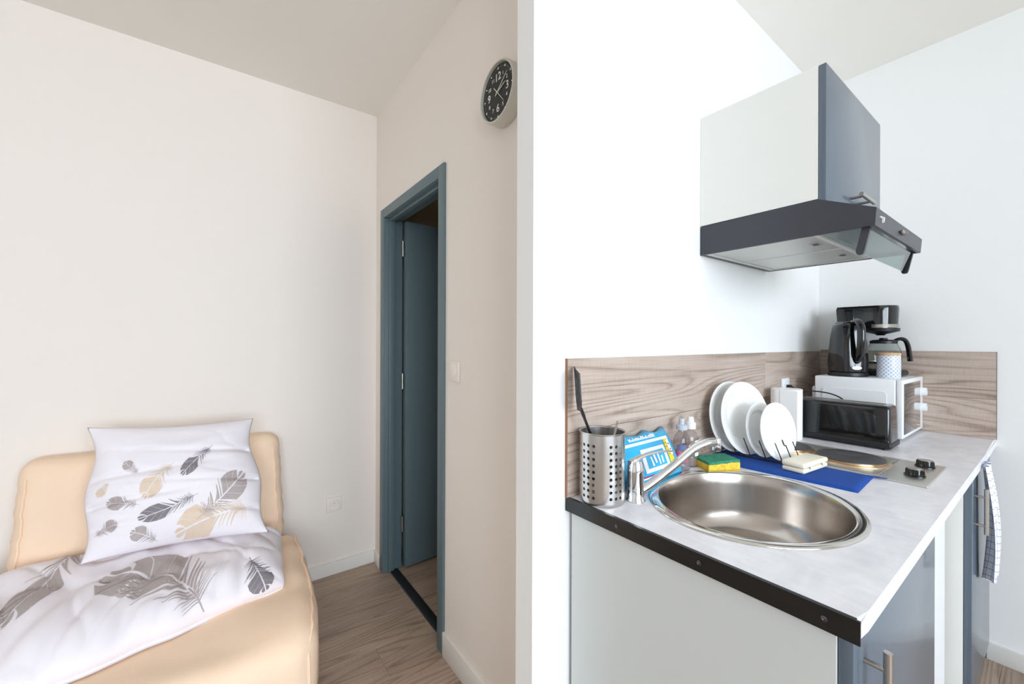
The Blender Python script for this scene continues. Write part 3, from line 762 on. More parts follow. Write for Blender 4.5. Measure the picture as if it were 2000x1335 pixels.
# ------------------------------------------------------------------ cutlery pot with its cutlery
pt = thing('cutlery_pot', 'perforated stainless steel cutlery pot at the near corner of the worktop', 'pot', (.797, .6995, ZT))
def pot_mesh():
    bm = BM(); rad = .0565; hgt = .177; grid = {}
    def V(a, z, key):
        if key not in grid: grid[key] = bm.verts.new((rad * math.cos(a), rad * math.sin(a), z))
        return grid[key]
    cols = []      # angular cells (a0,a1,has_hole)
    ang = 0.35
    for gr in range(5):
        for k in range(3): cols.append((ang, ang + R(14.5), True)); ang += R(14.5)
        for k in range(2): cols.append((ang, ang + R(14.25), False)); ang += R(14.25)
    z0 = .0138; dz = .0157; zr = [.0138 + i * dz / 2 for i in range(19)]
    zs = [.005, .009] + zr + [zr[-1] + .006, hgt - .004]
    def cell_quad(a0, a1, k0, k1, c):
        am = (a0 + a1) / 2
        for (x0, x1, h0, h1) in ((a0, am, 2 * c, 2 * c + 1), (am, a1, 2 * c + 1, 2 * c + 2)):
            h1k = h1 % (2 * len(cols))
            for k in range(k0, k1): bm.faces.new((V(x0, zs[k], (h0, k)), V(x1, zs[k], (h1k, k)), V(x1, zs[k + 1], (h1k, k + 1)), V(x0, zs[k + 1], (h0, k + 1))))
    for c, (a0, a1, hole) in enumerate(cols):
        if not hole: cell_quad(a0, a1, 0, len(zs) - 1, c); continue
        cell_quad(a0, a1, 0, 2, c); cell_quad(a0, a1, len(zs) - 3, len(zs) - 1, c)
        am = (a0 + a1) / 2; W2 = 2 * len(cols)
        for r_ in range(9):
            k = 2 + 2 * r_; zc = zs[k + 1]
            ring = [V(a0, zs[k], (2 * c, k)), V(am, zs[k], (2 * c + 1, k)), V(a1, zs[k], ((2 * c + 2) % W2, k)), V(a1, zc, ((2 * c + 2) % W2, k + 1)), V(a1, zs[k + 2], ((2 * c + 2) % W2, k + 2)), V(am, zs[k + 2], (2 * c + 1, k + 2)), V(a0, zs[k + 2], (2 * c, k + 2)), V(a0, zc, (2 * c, k + 1))]
            hr = .0041; inner = []
            for q in range(8):
                t = R(-135 + 45 * q); da = hr * math.cos(t) / rad
                inner.append(bm.verts.new((rad * math.cos(am + da), rad * math.sin(am + da), zc + hr * math.sin(t))))
            for q in range(8): bm.faces.new((ring[q], ring[(q + 1) % 8], inner[(q + 1) % 8], inner[q]))
    # rolled rim and rounded foot
    n = 2 * len(cols); K = len(zs) - 1
    top = [grid[i, K] for i in range(n)]; bot = [grid[i, 0] for i in range(n)]
    def ring_at(src, r, z): return [bm.verts.new((v.co.x * r / rad, v.co.y * r / rad, z)) for v in src]
    prev = top
    for (r, z) in ((.0578, hgt - .003), (.0582, hgt - .001), (.0574, hgt), (.0560, hgt - .0005)):
        cur = ring_at(top, r, z)
        for i in range(n): bm.faces.new((prev[i], prev[(i + 1) % n], cur[(i + 1) % n], cur[i]))
        prev = cur
    prev = bot
    for (r, z) in ((.055, .0015), (.052, 0), (.01, .0)):
        cur = ring_at(bot, r, z)
        for i in range(n): bm.faces.new((prev[(i + 1) % n], prev[i], cur[i], cur[(i + 1) % n]))
        prev = cur
    bm.faces.new(prev[::-1]); return bm
pm = mk('perforated_wall', pot_mesh(), steel, pt, 50); so = pm.modifiers.new('sheet', 'SOLIDIFY'); so.thickness = .0008; so.offset = -1; es_ = pm.modifiers.new('crisp_edges', 'EDGE_SPLIT'); es_.split_angle = R(40)
spa = thing('spatula', 'black slotted spatula standing in the steel cutlery pot', 'spatula', (.800, .700, ZT + .004))
bm = BM(); hp = spline([(.028, -.012, .002), (.008, -.002, .06), (-.020, .008, .135), (-.046, .014, .195), (-.058, .016, .222), (-.063, .017, .232)], 4)
tube(bm, hp, [.006] * 8 + [.0068] * 6 + [.0085] * (len(hp) - 14), 10, flat=.5); hd = mk('handle', bm, black_satin, spa)
bm = BM()
bl = [(-.028, .0), (-.034, .010), (-.034, .085), (-.030, .098), (.030, .118), (.034, .108), (.034, .010), (.026, .0)]
slots = [(-.018, .03, -.012, .085), (-.003, .03, .003, .09), (.012, .03, .018, .095)]
def blade():
    bm = BM(); xs = [-.030, -.016, -.011, -.003, .003, .011, .016, .030]; zs_ = [0, .028, .082, .105]
    g = {}
    for i, x in enumerate(xs):
        for j, z in enumerate(zs_):
            zz_ = z + (.3 * x if j == 3 else 0) - (.004 if j == 3 else 0)
            xx = x * (.72 if j == 0 else 1)
            for k, y in enumerate((-.0011, .0011)): g[i, j, k] = bm.verts.new((xx, y - .0022 * (x / .034) ** 2, zz_))
    filled = lambda i, j: not (j == 1 and i in (1, 3, 5)) if 0 <= i < 7 and 0 <= j < 3 else False
    for i in range(7):
        for j in range(3):
            if not filled(i, j): continue
            for k in (0, 1): bm.faces.new([g[a, b, k] for a, b in ((i, j), (i + 1, j), (i + 1, j + 1), (i, j + 1))])
            for (di, dj, e0, e1) in ((-1, 0, (i, j), (i, j + 1)), (1, 0, (i + 1, j), (i + 1, j + 1)), (0, -1, (i, j), (i + 1, j)), (0, 1, (i, j + 1), (i + 1, j + 1))):
                if not filled(i + di, j + dj): bm.faces.new((g[e0 + (0,)], g[e1 + (0,)], g[e1 + (1,)], g[e0 + (1,)]))
    return bm
mk('blade', blade(), black_satin, spa, 0, loc=(-.066, .020, .226), rot=(R(-3), R(4), R(57)))
def cutlery(name, label, base, top, kind):
    t = thing(name, label, 'cutlery', base); d = Vector(top) - Vector(base)
    pts = [d * (i / 8) for i in range(9)]
    bm = BM(); tube(bm, pts, [.003, .0028, .0026, .0028, .0035, .0045, .0060, .0066, .0035], 12, flat=.35); mk('handle', bm, satin, t)
    h = BM()
    if kind == 'spoon':
        rgrid(h, (.017, .0035, .024), .0034, (6, 1, 8), lambda q: (q.x * (1 - (q.z / .027) ** 2) ** .5, q.y - .006 * (1 - (q.z / .026) ** 2), q.z))
        mk('spoon_head', h, satin, t, loc=(0, 0, .016))
    else:
        prism(h, [(-.008, -.012), (.008, -.012), (.009, .06), (-.004, .07)], 'y', -.0008, .0008); mk('knife_blade', h, satin, t, 0, loc=(0, 0, .02))
    return t
cutlery('knife', 'steel knife handle leaning left out of the cutlery pot', (.822, .690, ZT + .010), (.750, .730, ZT + .182), 'knife')
cutlery('spoon', 'steel spoon handle leaning right in the cutlery pot', (.802, .706, ZT + .012), (.842, .688, ZT + .197), 'spoon')

# ------------------------------------------------------------------ wipes pack
wp = thing('wipes_pack', 'bright blue soft pack of cleaning wipes behind the faucet', 'wipes pack', (1.022, .694, ZT + .002), rot=(R(-24), 0, R(2)))
blu = mat('pack_blue', (38, 176, 226), 0.22, coat=0.3); wht = mat('pack_white', (244, 246, 246), 0.3); yel = mat('pack_yellow', (246, 214, 40), 0.35); prd = mat('pack_red', (206, 36, 40), 0.35); mag = mat('pack_magenta', (176, 30, 110), 0.35)
WPW, WPH = .138, .140
def wipes_front(x, z):      # pouch front in local x (-W..W), z (0..H)
    a, b = abs(x) / WPW, abs(z / WPH * 2 - 1)
    e = max(0, (1 - a ** 4) * (1 - b ** 4)) ** .5
    return -.026 * e - .0025 * e * nz(x * 30, z * 30, 2)
def wipes_mesh():
    bm = BM(); nu, nv = 28, 20; g = {}
    for s in (0, 1):
        for i in range(nu + 1):
            for j in range(nv + 1):
                x = -WPW + 2 * WPW * i / nu; z = WPH * j / nv
                rim = i in (0, nu) or j in (0, nv)
                if s and rim: g[s, i, j] = g[0, i, j]; continue
                y = wipes_front(x, z) if s == 0 else .014 * max(0, (1 - (abs(x) / WPW) ** 4) * (1 - abs(z / WPH * 2 - 1) ** 4)) ** .5
                zz_ = z + (.004 * math.sin(x * 60) + .006 * nz(x * 20, 1.0) if j == nv else 0)
                g[s, i, j] = bm.verts.new((x * (1 - .09 * z / WPH), y, zz_))
        for i in range(nu):
            for j in range(nv):
                q = (g[s, i, j], g[s, i + 1, j], g[s, i + 1, j + 1], g[s, i, j + 1]); bm.faces.new(q if s == 0 else q[::-1])
    return bm
pk = mk('pouch', wipes_mesh(), blu, wp, 180)
def decal(name, x0, x1, z0, z1, m, lift=.0008, parent=None, n=8):
    bm = BM(); g = {}
    for i in range(n + 1):
        for j in range(n + 1):
            x = x0 + (x1 - x0) * i / n; z = z0 + (z1 - z0) * j / n
            g[i, j] = bm.verts.new((x * (1 - .09 * z / WPH), wipes_front(x, z) - lift, z))
    for i in range(n):
        for j in range(n): bm.faces.new((g[i, j], g[i + 1, j], g[i + 1, j + 1], g[i, j + 1]))
    return mk(name, bm, m, parent or pk, 180)
decal('white_band', -.118, .100, .108, .116, wht); decal('white_band', .088, .098, .060, .112, wht)
decal('flap_label', -.065, .060, .030, .094, wht, .001); decal('flap_window', -.050, .046, .040, .084, blu, .0016)
decal('yellow_panel', .066, .092, .028, .108, yel, .0012); decal('red_mark', .078, .090, .032, .045, prd, .0018)
decal('white_marks', .080, .094, .060, .104, wht, .0018); decal('red_mark', .084, .091, .090, .094, prd, .0024); decal('red_mark', .084, .091, .074, .078, prd, .0024)
decal('magenta_line', -.118, .055, .020, .0232, mag); decal('white_line', -.118, .055, .0155, .0195, wht)
for k in range(4): decal('yellow_text_line', .068, .079, .062 + .011 * k, .0645 + .011 * k, mat('pack_ochre', (176, 138, 30), 0.5), .0018)
for k, (a, b) in enumerate(((.044, .070), (.050, .074), (.044, .078), (.046, .066))): decal('white_stroke', -.030 + .018 * k, -.022 + .018 * k, a, b, wht, .0024)
rs_ = random.Random(3)
xx = -.095
while xx < .035:
    w_ = .003 + .005 * rs_.random(); decal('lettering', xx, xx + w_, .121, .126 + .006 * rs_.random(), wht, .0016, None, 2); xx += w_ + .0022

# ------------------------------------------------------------------ bottles
clear = thin_glass('clear_bottle_plastic', (240, 238, 240), 0.05, 0.06)
soap = mat('pale_soap', (222, 216, 220), 0.1, alpha=0.3)
def bottle(label, loc, r, h, cap, capm, lab, scale):
    t = thing('soap_bottle', label, 'bottle', loc, group='soap bottles by the sink')
    prof = [(0, .0), (r * .92, 0), (r, .006), (r, h * .62), (r * .97, h * .72), (r * .8, h * .82), (r * .48, h * .9), (r * .42, h * .93), (r * .42, h)]
    bm = BM(); lathe(bm, prof, 28, sy=scale, cap=(True, False)); b_ = mk('bottle_body', bm, clear, t, 40)
    bm = BM(); lathe(bm, [(0, .003), (r * .9, .003), (r * .96, .008), (r * .96, h * .40), (0, h * .40)], 24, sy=scale); mk('liquid', bm, soap, b_)
    bm = BM()
    if cap == 'pump':
        lathe(bm, [(0, h * .955), (r * .62, h * .955), (r * .62, h * 1.05), (r * .5, h * 1.07), (r * .30, h * 1.08), (r * .28, h * 1.16), (r * .34, h * 1.165), (r * .30, h * 1.21), (0, h * 1.21)], 22)
    else:
        lathe(bm, [(0, h * .94), (r * .60, h * .94), (r * .60, h * 1.09), (r * .40, h * 1.11), (r * .36, h * 1.22), (r * .30, h * 1.24), (0, h * 1.24)], 22)
    mk('cap', bm, capm, t)
    if lab:
        for (m, z0, z1, a0, a1, rr_) in lab:
            bm = BM(); lathe(bm, [(rr_, z0), (rr_, z1)], 14, sy=scale, cap=(False, False), a0=R(a0), a1=R(a1)); mk('label', bm, m, b_)
    return t
pink = mat('pink_label', (206, 90, 130), 0.5); bluel = mat('blue_label', (96, 110, 150), 0.5)
bottle('clear soap bottle with pink label and grey cap behind the faucet spout', (1.195, .722, ZT), .0285, .132, 'pump', mat('grey_cap', (190, 196, 206), 0.35), [(pink, .028, .062, 170, 268, .0289), (bluel, .066, .082, 185, 250, .0289), (print_white, .070, .079, 275, 300, .0289)], .82)
bottle('clear soap bottle with white cap next to the pink-labelled bottle', (1.256, .728, ZT), .0275, .128, 'push', mat('white_cap', (240, 240, 242), 0.35), [(print_white, .035, .085, 250, 335, .0278)], .82)

# ------------------------------------------------------------------ sponge
sg = thing('sponge', 'yellow and green scouring sponge at the sink rim', 'sponge', (1.305, .668, ZT), R(-26))
bm = BM(); rgrid(bm, (.056, .040, .0115), .004, (14, 10, 3), lambda q: (q.x + .0012 * nz(q.y * 60, q.z * 60), q.y + .0012 * nz(q.x * 60, q.z * 60, 4), q.z + .0115 + (.002 * math.sin(q.x * 40) + .0012 * nz(q.x * 50, q.y * 50)) * (q.z + .0115) / .023)); mk('foam', bm, mat('yellow_foam', (238, 196, 70), 0.95, noise_scale=140, noise_amt=0.22, bump=0.9, bump_scale=220), sg, 180)
bm = BM(); rgrid(bm, (.055, .039, .0045), .002, (18, 14, 1), lambda q: (q.x, q.y, q.z + .0265 + .002 * math.sin(q.x * 40) + .0022 * nz(q.x * 160, q.y * 160, 2) + .002 * nz(q.x * 50, q.y * 50))); mk('scourer', bm, mat('green_scourer', (60, 142, 112), 1.0, noise_scale=260, noise_amt=0.35, bump=1.0, bump_scale=400), sg, 180)

# ------------------------------------------------------------------ blue drying mat
mt = thing('drying_mat', 'bright blue quilted drying mat under the plate rack', 'mat', (0, 0, ZT))
MQ = [(1.352, .750), (1.386, .330), (1.580, .341), (1.552, .752)]
def mat_pt(u, v): return bil([p + (0,) for p in MQ], u, v)      # u along y, v along x
bm = BM(); g = {}; nu, nv = 60, 26
for i in range(nu + 1):
    for j in range(nv + 1):
        u, v = i / nu, j / nv; p = mat_pt(u, v); e = min(1, min(u, 1 - u) / .03) ** .5 * min(1, min(v, 1 - v) / .06) ** .5
        seam = 1 - .55 * math.exp(-(((abs(v - .5) - .44) / .014) ** 2))
        g[1, i, j] = bm.verts.new((p.x, p.y, .0012 + .0075 * e * seam)); g[0, i, j] = bm.verts.new((p.x, p.y, .0004))
for i in range(nu):
    for j in range(nv):
        bm.faces.new((g[1, i, j], g[1, i + 1, j], g[1, i + 1, j + 1], g[1, i, j + 1])); bm.faces.new((g[0, i, j], g[0, i, j + 1], g[0, i + 1, j + 1], g[0, i + 1, j]))
for i in range(nu):
    for j in (0, nv): bm.faces.new((g[1, i, j], g[1, i + 1, j], g[0, i + 1, j], g[0, i, j]))
for j in range(nv):
    for i in (0, nu): bm.faces.new((g[1, i, j], g[1, i, j + 1], g[0, i, j + 1], g[0, i, j]))
mk('quilted_pad', bm, blue_mat, mt, 60)
bm = BM(); tube(bm, spline([(1.572, .352, .006), (1.592, .325, .004), (1.612, .296, .0035), (1.606, .292, .0035), (1.584, .320, .005), (1.566, .348, .006)], 4), .0035, 8, flat=.4); mk('hanging_loop', bm, mat('blue_ribbon', (28, 66, 150), 0.8), mt)

# ------------------------------------------------------------------ plate rack and plates
rk = thing('plate_rack', 'small black wire plate rack standing on the blue mat', 'dish rack', (1.474, .622, ZT + .009), R(4))
wire = mat('black_wire', (26, 26, 28), 0.45)
RY = [.108, .062, .017, -.031, -.078, -.108]
for s in (0, 1):
    bm = BM(); tube(bm, [(s * .07, .125, .004), (s * .07, -.118, .004)], .0026, 8); mk('rail', bm, wire, rk)
for y in (.12, -.113):
    bm = BM(); tube(bm, [(-.012, y, .0035), (.082, y, .0035)], .0024, 8); mk('cross_wire', bm, wire, rk)
for s in (0, 1):
    for y in RY:
        bm = BM(); tube(bm, [(s * .07, y, .004), (s * .07, y + .002, .015), (s * .07, y + .0205, .064)], .0017, 8); mk('tine', bm, wire, rk)
def plate(label, R0, y, lean, xoff, yaw=0):
    t = thing('plate', label, 'plate', (1.474 + .035 - .07 * y, .622 + .0024 + y, ZT + .0145), R(-9) + R(yaw), group='plates in the rack')
    # disc: axis starts along z, dished side up; turned so the dish faces -y and leans back
    prof = [(0, .004), (R0 * .58, .004), (R0 * .64, .006), (R0 * .72, .014), (R0 * .97, .0205), (R0, .0215), (R0, .0195), (R0 * .74, .010), (R0 * .66, .001), (R0 * .60, -.0005), (R0 * .60, -.003), (R0 * .55, -.003), (R0 * .54, 0), (0, 0)]
    bm = BM(); lathe(bm, prof, 56, cap=(False, False))
    M_ = Matrix.Translation((0, 0, R0 * math.cos(R(lean)) )) @ Matrix.Rotation(R(-lean), 4, 'X') @ Matrix.Rotation(R(90), 4, 'X')
    bmesh.ops.transform(bm, matrix=M_, verts=bm.verts[:])
    mz = min(v.co.z for v in bm.verts)
    for v in bm.verts: v.co.z -= mz; v.co.y += R0 * math.sin(R(lean))
    mk('glazed_disc', bm, porcelain, t, 30)
plate('large white plate at the left end of the plate rack', .124, .086, 9, 0, 0)
plate('large white plate second from the left in the plate rack', .125, .041, 10, 0, -2)
plate('smaller white plate third from the left in the plate rack', .092, -.007, 10, 0, 1)
plate('smaller white plate at the right end of the plate rack', .094, -.054, 10, 0, -1)

# soap box
sbx = thing('soap_box', 'cream plastic soap box lying on the blue mat', 'box', (1.412, .461, ZT + .0095), R(-5))
cream = mat('cream_plastic', (240, 232, 212), 0.4)
mk('box_base', Bx(0, .155, 0, .062, 0, .014, .005, 3), cream, sbx); mk('box_lid', Bx(-.001, .156, -.001, .063, .0146, .031, .006, 3), cream, sbx)
for x in (.035, .115): mk('clasp', Bx(x, x + .014, -.003, .0, .010, .019, .001), cream, sbx)

# ------------------------------------------------------------------ hob
hb_ = thing('electric_hob', 'two-plate electric hob with steel surround set in the worktop', 'hob', (1.738, .485, ZT))
HX, HY = .1515, .258
bm = BM(); rgrid(bm, (HX, HY, .003), .0028, (4, 6, 1), lambda q: (q.x, q.y, q.z + .003)); mk('steel_tray', bm, brushed('hob_steel', (212, 210, 204), 0.36, (8, 160, 8), 0.04), hb_)
bm = BM()
for (x0, x1, y0, y1) in ((-HX + .012, HX - .012, -.150, -.1465), (-HX + .012, HX - .012, HY - .02, HY - .0165), (-HX + .012, -HX + .0155, -.1465, HY - .02), (HX - .0155, HX - .012, -.1465, HY - .02)): box(bm, x0, x1, y0, y1, .0058, .0078, .0006, 1)
mk('raised_bead', bm, satin, hb_)
copper = brushed('heat_tinted_steel', (214, 188, 156), 0.32, (30, 30, 30), 0.04); iron = mat('cast_iron_plate', (62, 62, 64), 0.55, noise_scale=30, noise_amt=0.12, bump=0.2, bump_scale=200)
for (y, r) in ((-.050, .092), (.142, .076)):
    bm = BM(); lathe(bm, [(r + .014, .006), (r + .013, .0085), (r + .002, .010), (r + .001, .006)], 48, c=(0, y), cap=(False, False)); mk('trim_ring', bm, copper, hb_)
    bm = BM(); lathe(bm, [(r, .006), (r, .0175), (r - .003, .0195), (r * .30, .0195), (r * .27, .0178), (0, .0178)], 48, c=(0, y)); p_ = mk('hotplate', bm, iron, hb_)
    bm = BM(); lathe(bm, [(r + .0012, .0085), (r + .0012, .0155), (r, .0155)], 48, c=(0, y), cap=(False, False)); mk('rim_band', bm, copper, p_)
for x in (-.052, .096):
    bm = BM(); lathe(bm, [(0, .006), (.0245, .006), (.0245, .009), (.0205, .0095), (.0195, .025), (.0185, .027), (0, .027)], 32, c=(x, -.216)); k_ = mk('control_knob', bm, black_gloss, hb_)
    bm = BM()
    for q in range(24):
        a = q * PI / 12; tube(bm, [(x + .0205 * math.cos(a), -.216 + .0205 * math.sin(a), .010), (x + .0197 * math.cos(a), -.216 + .0197 * math.sin(a), .0245)], .0011, 5)
    mk('grip_ribs', bm, black_gloss, k_); bm = BM(); lathe(bm, [(0, .0268), (.0165, .0268), (.016, .028), (0, .0285)], 28, c=(x, -.216)); mk('steel_cap', bm, satin, k_)
bm = BM(); lathe(bm, [(0, .0058), (.0052, .0058), (.005, .0085), (0, .0095)], 16, c=(.028, -.222)); mk('indicator_light', bm, red_m, hb_)

# ------------------------------------------------------------------ paper towel roll
pr_ = thing('paper_towel_roll', 'white paper towel roll standing beside the rack', 'paper towel', (1.946, .700, ZT))
def squircle(r, z, n=48, p=3.2): return [(r * math.copysign(abs(math.cos(a)) ** (2 / p), math.cos(a)), r * math.copysign(abs(math.sin(a)) ** (2 / p), math.sin(a)), z) for a in [2 * PI * i / n for i in range(n)]]
bm = BM(); rings = [[bm.verts.new(q) for q in squircle(r, z)] for r, z in ((.051, 0), (.053, .002), (.053, .205), (.051, .2075), (.022, .2075), (.021, .206), (.021, .15))]
for a, b in zip(rings, rings[1:]):
    for i in range(48): bm.faces.new((a[i], a[(i + 1) % 48], b[(i + 1) % 48], b[i]))
bm.faces.new(rings[0][::-1]); bm.faces.new(rings[-1]); mk('paper_roll', bm, paper, pr_, 40, rot=(0, 0, R(6)))
bm = BM(); box(bm, -.0546, -.0534, -.050, .010, .001, .205); mk('loose_sheet', bm, paper, pr_, rot=(0, 0, R(6)))
o2 = outlet('wall_outlet', 'white wall outlet on the oak backsplash behind the paper towel', (2.135, wA(2.135) - .0085, 1.116), True, math.atan(.0143))
pg = thing('plug', 'black plug in the outlet behind the paper towel', 'plug', (2.15, wA(2.15) - .0175, 1.110))
bm = BM(); lathe(bm, [(0, 0), (.017, 0), (.016, .016), (.009, .024), (.006, .032), (0, .032)], 20)
for v in bm.verts: v.co = Vector((v.co.x, -v.co.z, v.co.y))
mk('plug_body', bm, black_satin, pg)
bm = BM(); tube(bm, spline([(0, -.031, 0), (.006, -.044, -.02), (.016, -.036, -.09), (.02, -.028, -.176), (-.01, -.03, -.1865)], 6), .0032, 8); mk('cord', bm, black_satin, pg)

# ------------------------------------------------------------------ toaster
to = thing('toaster', 'long black glossy toaster in front of the microwave', 'toaster', (2.083, .545, ZT))
def toast_warp(q):
    t = (q.z + .075) / .15
    return (q.x * (1 - .16 * t), q.y * (1 - .02 * t), q.z + .089)
bm = BM(); rgrid(bm, (.066, .158, .075), .016, (4, 8, 4), toast_warp); tb = mk('shell', bm, black_gloss, to, 60)
bm = BM(); rgrid(bm, (.069, .161, .012), .008, (3, 6, 1), lambda q: (q.x, q.y, q.z + .017)); mk('base', bm, black_satin, to, 60)
mk('bread_slot', Bx(-.016, .016, -.125, .13, .1625, .1648, .001), mat('slot_dark', (6, 6, 7), 0.7), tb)
bm = BM(); box(bm, -.020, -.016, -.130, .135, .1635, .167, .001); box(bm, .016, .020, -.130, .135, .1635, .167, .001); mk('slot_trim', bm, satin, tb)
bm = BM(); tube(bm, [(-.045, -.150, .030), (-.042, -.150, .145)], .0022, 8); mk('seam_trim', bm, chrome, tb)
mk('side_inset', Bx(-.0665, -.0615, -.118, .105, .040, .138, .001), mat('black_glass_panel', (8, 9, 10), 0.05, coat=0.5), tb, loc=(0, 0, 0), rot=(0, R(4.2), 0))
bm = BM(); box(bm, -.012, .012, .158, .174, .095, .112, .004); lv_ = mk('lever', bm, black_satin, to)
for x in (-.05, .05):
    for y in (-.14, .14): mk('foot', lathe(BM(), [(0, 0), (.009, 0), (.008, .006), (0, .006)], 12, c=(x, y)), black_satin, to)
bm = BM(); tube(bm, spline([(.02, .150, .155), (.03, .185, .176), (.055, .14, .186), (.07, .08, .184), (.072, .03, .168), (.073, -.01, .13)], 6), .003, 8); mk('cord', bm, black_satin, to)

# ------------------------------------------------------------------ microwave
mw = thing('microwave', 'white microwave with dark door glass in the worktop corner', 'microwave', (2.24, .392, ZT))
MW, MD, MH = .378, .300, .25
mk('cabinet_shell', Bx(0, MW, .022, MD, .012, MH, .006, 3), white_plastic, mw)
fd = mk('front_frame', Bx(0, MW, 0, .0215, .012, MH, .005, 3), white_plastic, mw)
mk('door_glass', Bx(.014, .310, -.002, .002, .028, MH - .016, .001), mat('dark_mirror_glass', (40, 42, 46), 0.03, coat=1.0, spec=1.0), fd)
for z in (.182, .112):
    bm = BM(); lathe(bm, [(0, 0), (.0185, 0), (.018, .014), (.0165, .017), (0, .017)], 28)
    for v in bm.verts: v.co = Vector((.353 + v.co.x, -v.co.z, z + v.co.y))
    kn = mk('dial_knob', bm, white_plastic, fd)
    mk('pointer', Bx(.3515, .3545, -.0176, -.0168, z + .004, z + .015), mat('grey_mark', (150, 156, 160), 0.5), kn, 0)
mk('emblem', Bx(.282, .292, -.0026, -.0019, .036, .041), print_white, fd, 0)
bm = BM(); pan = rpoly([(.05, .06), (.27, .06), (.27, .20), (.05, .20)], .018)
prism(bm, pan, 'x', -.0028, .001); mk('pressed_panel', bm, white_plastic, mw)
mk('rear_vent', Bx(.02, .20, MD, MD + .018, .05, .20, .01, 3), white_plastic, mw)
for x in (.04, .34):
    for y in (.05, .26): mk('foot', lathe(BM(), [(0, 0), (.012, 0), (.011, .013), (0, .013)], 12, c=(x, y)), black_satin, mw)
ZM = ZT + MH

# ------------------------------------------------------------------ kettle
kt = thing('electric_kettle', 'glossy black electric kettle on top of the microwave', 'kettle', (2.345, .597, ZM))
bm = BM(); lathe(bm, [(0, 0), (.072, 0), (.074, .006), (.070, .018), (0, .018)], 36); mk('power_base', bm, black_satin, kt)
def kettle_body():
    bm = BM(); rings = []; n = 40
    for (z, r, p) in ((.019, .066, 2.6), (.022, .0705, 2.8), (.06, .072, 3), (.12, .0685, 3), (.18, .0625, 3), (.215, .0585, 2.8), (.232, .0555, 2.6), (.238, .050, 2.4)):
        rings.append([bm.verts.new((x * 1.0, y * .92, zz)) for x, y, zz in squircle(r, z, n, p)])
    for a, b in zip(rings, rings[1:]):
        for i in range(n): bm.faces.new((a[i], a[(i + 1) % n], b[(i + 1) % n], b[i]))
    bm.faces.new(rings[0][::-1]); bm.faces.new(rings[-1]); return bm
KR = R(-140)       # handle direction on the kettle
ko = mk('body', kettle_body(), black_gloss, kt, 50, rot=(0, 0, KR))
bm = BM(); rgrid(bm, (.040, .034, .006), .005, (4, 4, 1), lambda q: (q.x, q.y, q.z + .241)); mk('lid', bm, black_gloss, kt, 60, rot=(0, 0, KR))
bm = BM(); hpts = spline([(.045, 0, .240), (.078, 0, .243), (.101, 0, .222), (.106, 0, .170), (.098, 0, .115), (.080, 0, .080), (.064, 0, .070)], 6)
tube(bm, hpts, [.013] * 8 + [.0145] * 20 + [.0125] * (len(hpts) - 28), 16, flat=1.15); mk('handle', bm, black_gloss, kt, 60, rot=(0, 0, KR))
bm = BM(); prism(bm, [(-.066, .20), (-.088, .232), (-.060, .236), (-.045, .2)], 'y', -.018, .018, .004); mk('spout', bm, black_gloss, kt, 50, rot=(0, 0, KR))
lg = BM(); lathe(lg, [(0, 0), (.018, 0), (.018, .0008), (0, .0008)], 28, sy=.42)
for v in lg.verts: v.co = Vector((.0728 + v.co.z, v.co.x, .040 + v.co.y))
mk('oval_badge', lg, satin, ko, 0)

# ------------------------------------------------------------------ coffee maker
cm_ = thing('coffee_maker', 'black drip coffee maker with glass carafe on the microwave', 'coffee maker', (2.515, .548, ZM))
mk('base', Bx(-.075, .075, -.115, .115, 0, .028, .012, 3), black_satin, cm_)
bm = BM(); lathe(bm, [(0, .028), (.058, .028), (.058, .031), (0, .0315)], 32, c=(0, -.040)); mk('warming_plate', bm, satin, cm_)
mk('tank', Bx(-.078, .078, .045, .118, .026, .322, .014, 3), black_gloss, cm_)
def head():
    poly = [(-.078, .118), (-.078, .03)] + [(.078 * math.cos(a), -.020 + .074 * math.sin(a)) for a in [PI + PI * i / 20 for i in range(21)]] + [(.078, .03), (.078, .118)]
    bm = BM(); A_ = [bm.verts.new((x * .93, (y + .0) * .95, .218)) for x, y in poly]; B_ = [bm.verts.new((x * .99, y, .310)) for x, y in poly]; C_ = [bm.verts.new((x * .96, y * .97, .322)) for x, y in poly]
    n = len(poly)
    for a, b in ((A_, B_), (B_, C_)):
        for i in range(n): bm.faces.new((a[i], a[(i + 1) % n], b[(i + 1) % n], b[i]))
    bm.faces.new(A_[::-1]); bm.faces.new(C_); return bm
hd_ = mk('filter_head', head(), black_gloss, cm_, 40)
bm = BM(); lathe(bm, [(.0728, .221), (.0755, .236), (.0745, .2365), (.0715, .2205)], 40, c=(0, -.018), a0=PI * .98, a1=PI * 2.02); mk('silver_band', bm, satin, hd_)
bm = BM(); lathe(bm, [(0, .186), (.014, .186), (.020, .192), (.05, .2), (.066, .205), (.068, .2185), (0, .2185)], 32, c=(0, -.030)); mk('filter_funnel', bm, black_satin, cm_)
mk('lid_line', Bx(-.074, .074, .030, .032, .3215, .3235), black_satin, hd_, 0)
ca = thing('glass_carafe', 'glass coffee carafe with black handle on the coffee maker plate', 'carafe', (2.515, .508, ZM + .0318))
cgl = thin_glass('carafe_glass', (238, 242, 240), 0.05)
bm = BM(); lathe(bm, [(.050, 0), (.056, .004), (.062, .03), (.064, .06), (.060, .09), (.050, .112), (.046, .120)], 40, cap=(True, False)); mk('glass_bowl', bm, cgl, ca, 60)
bm = BM(); lathe(bm, [(.046, .116), (.049, .117), (.049, .128), (.040, .133), (.016, .135), (.014, .142), (0, .143)], 36); mk('carafe_lid', bm, black_satin, ca)
bm = BM(); lathe(bm, [(.0605, .022), (.0612, .022), (.0634, .034), (.0627, .034)], 40, cap=(False, False)); mk('metal_band', bm, satin, ca)
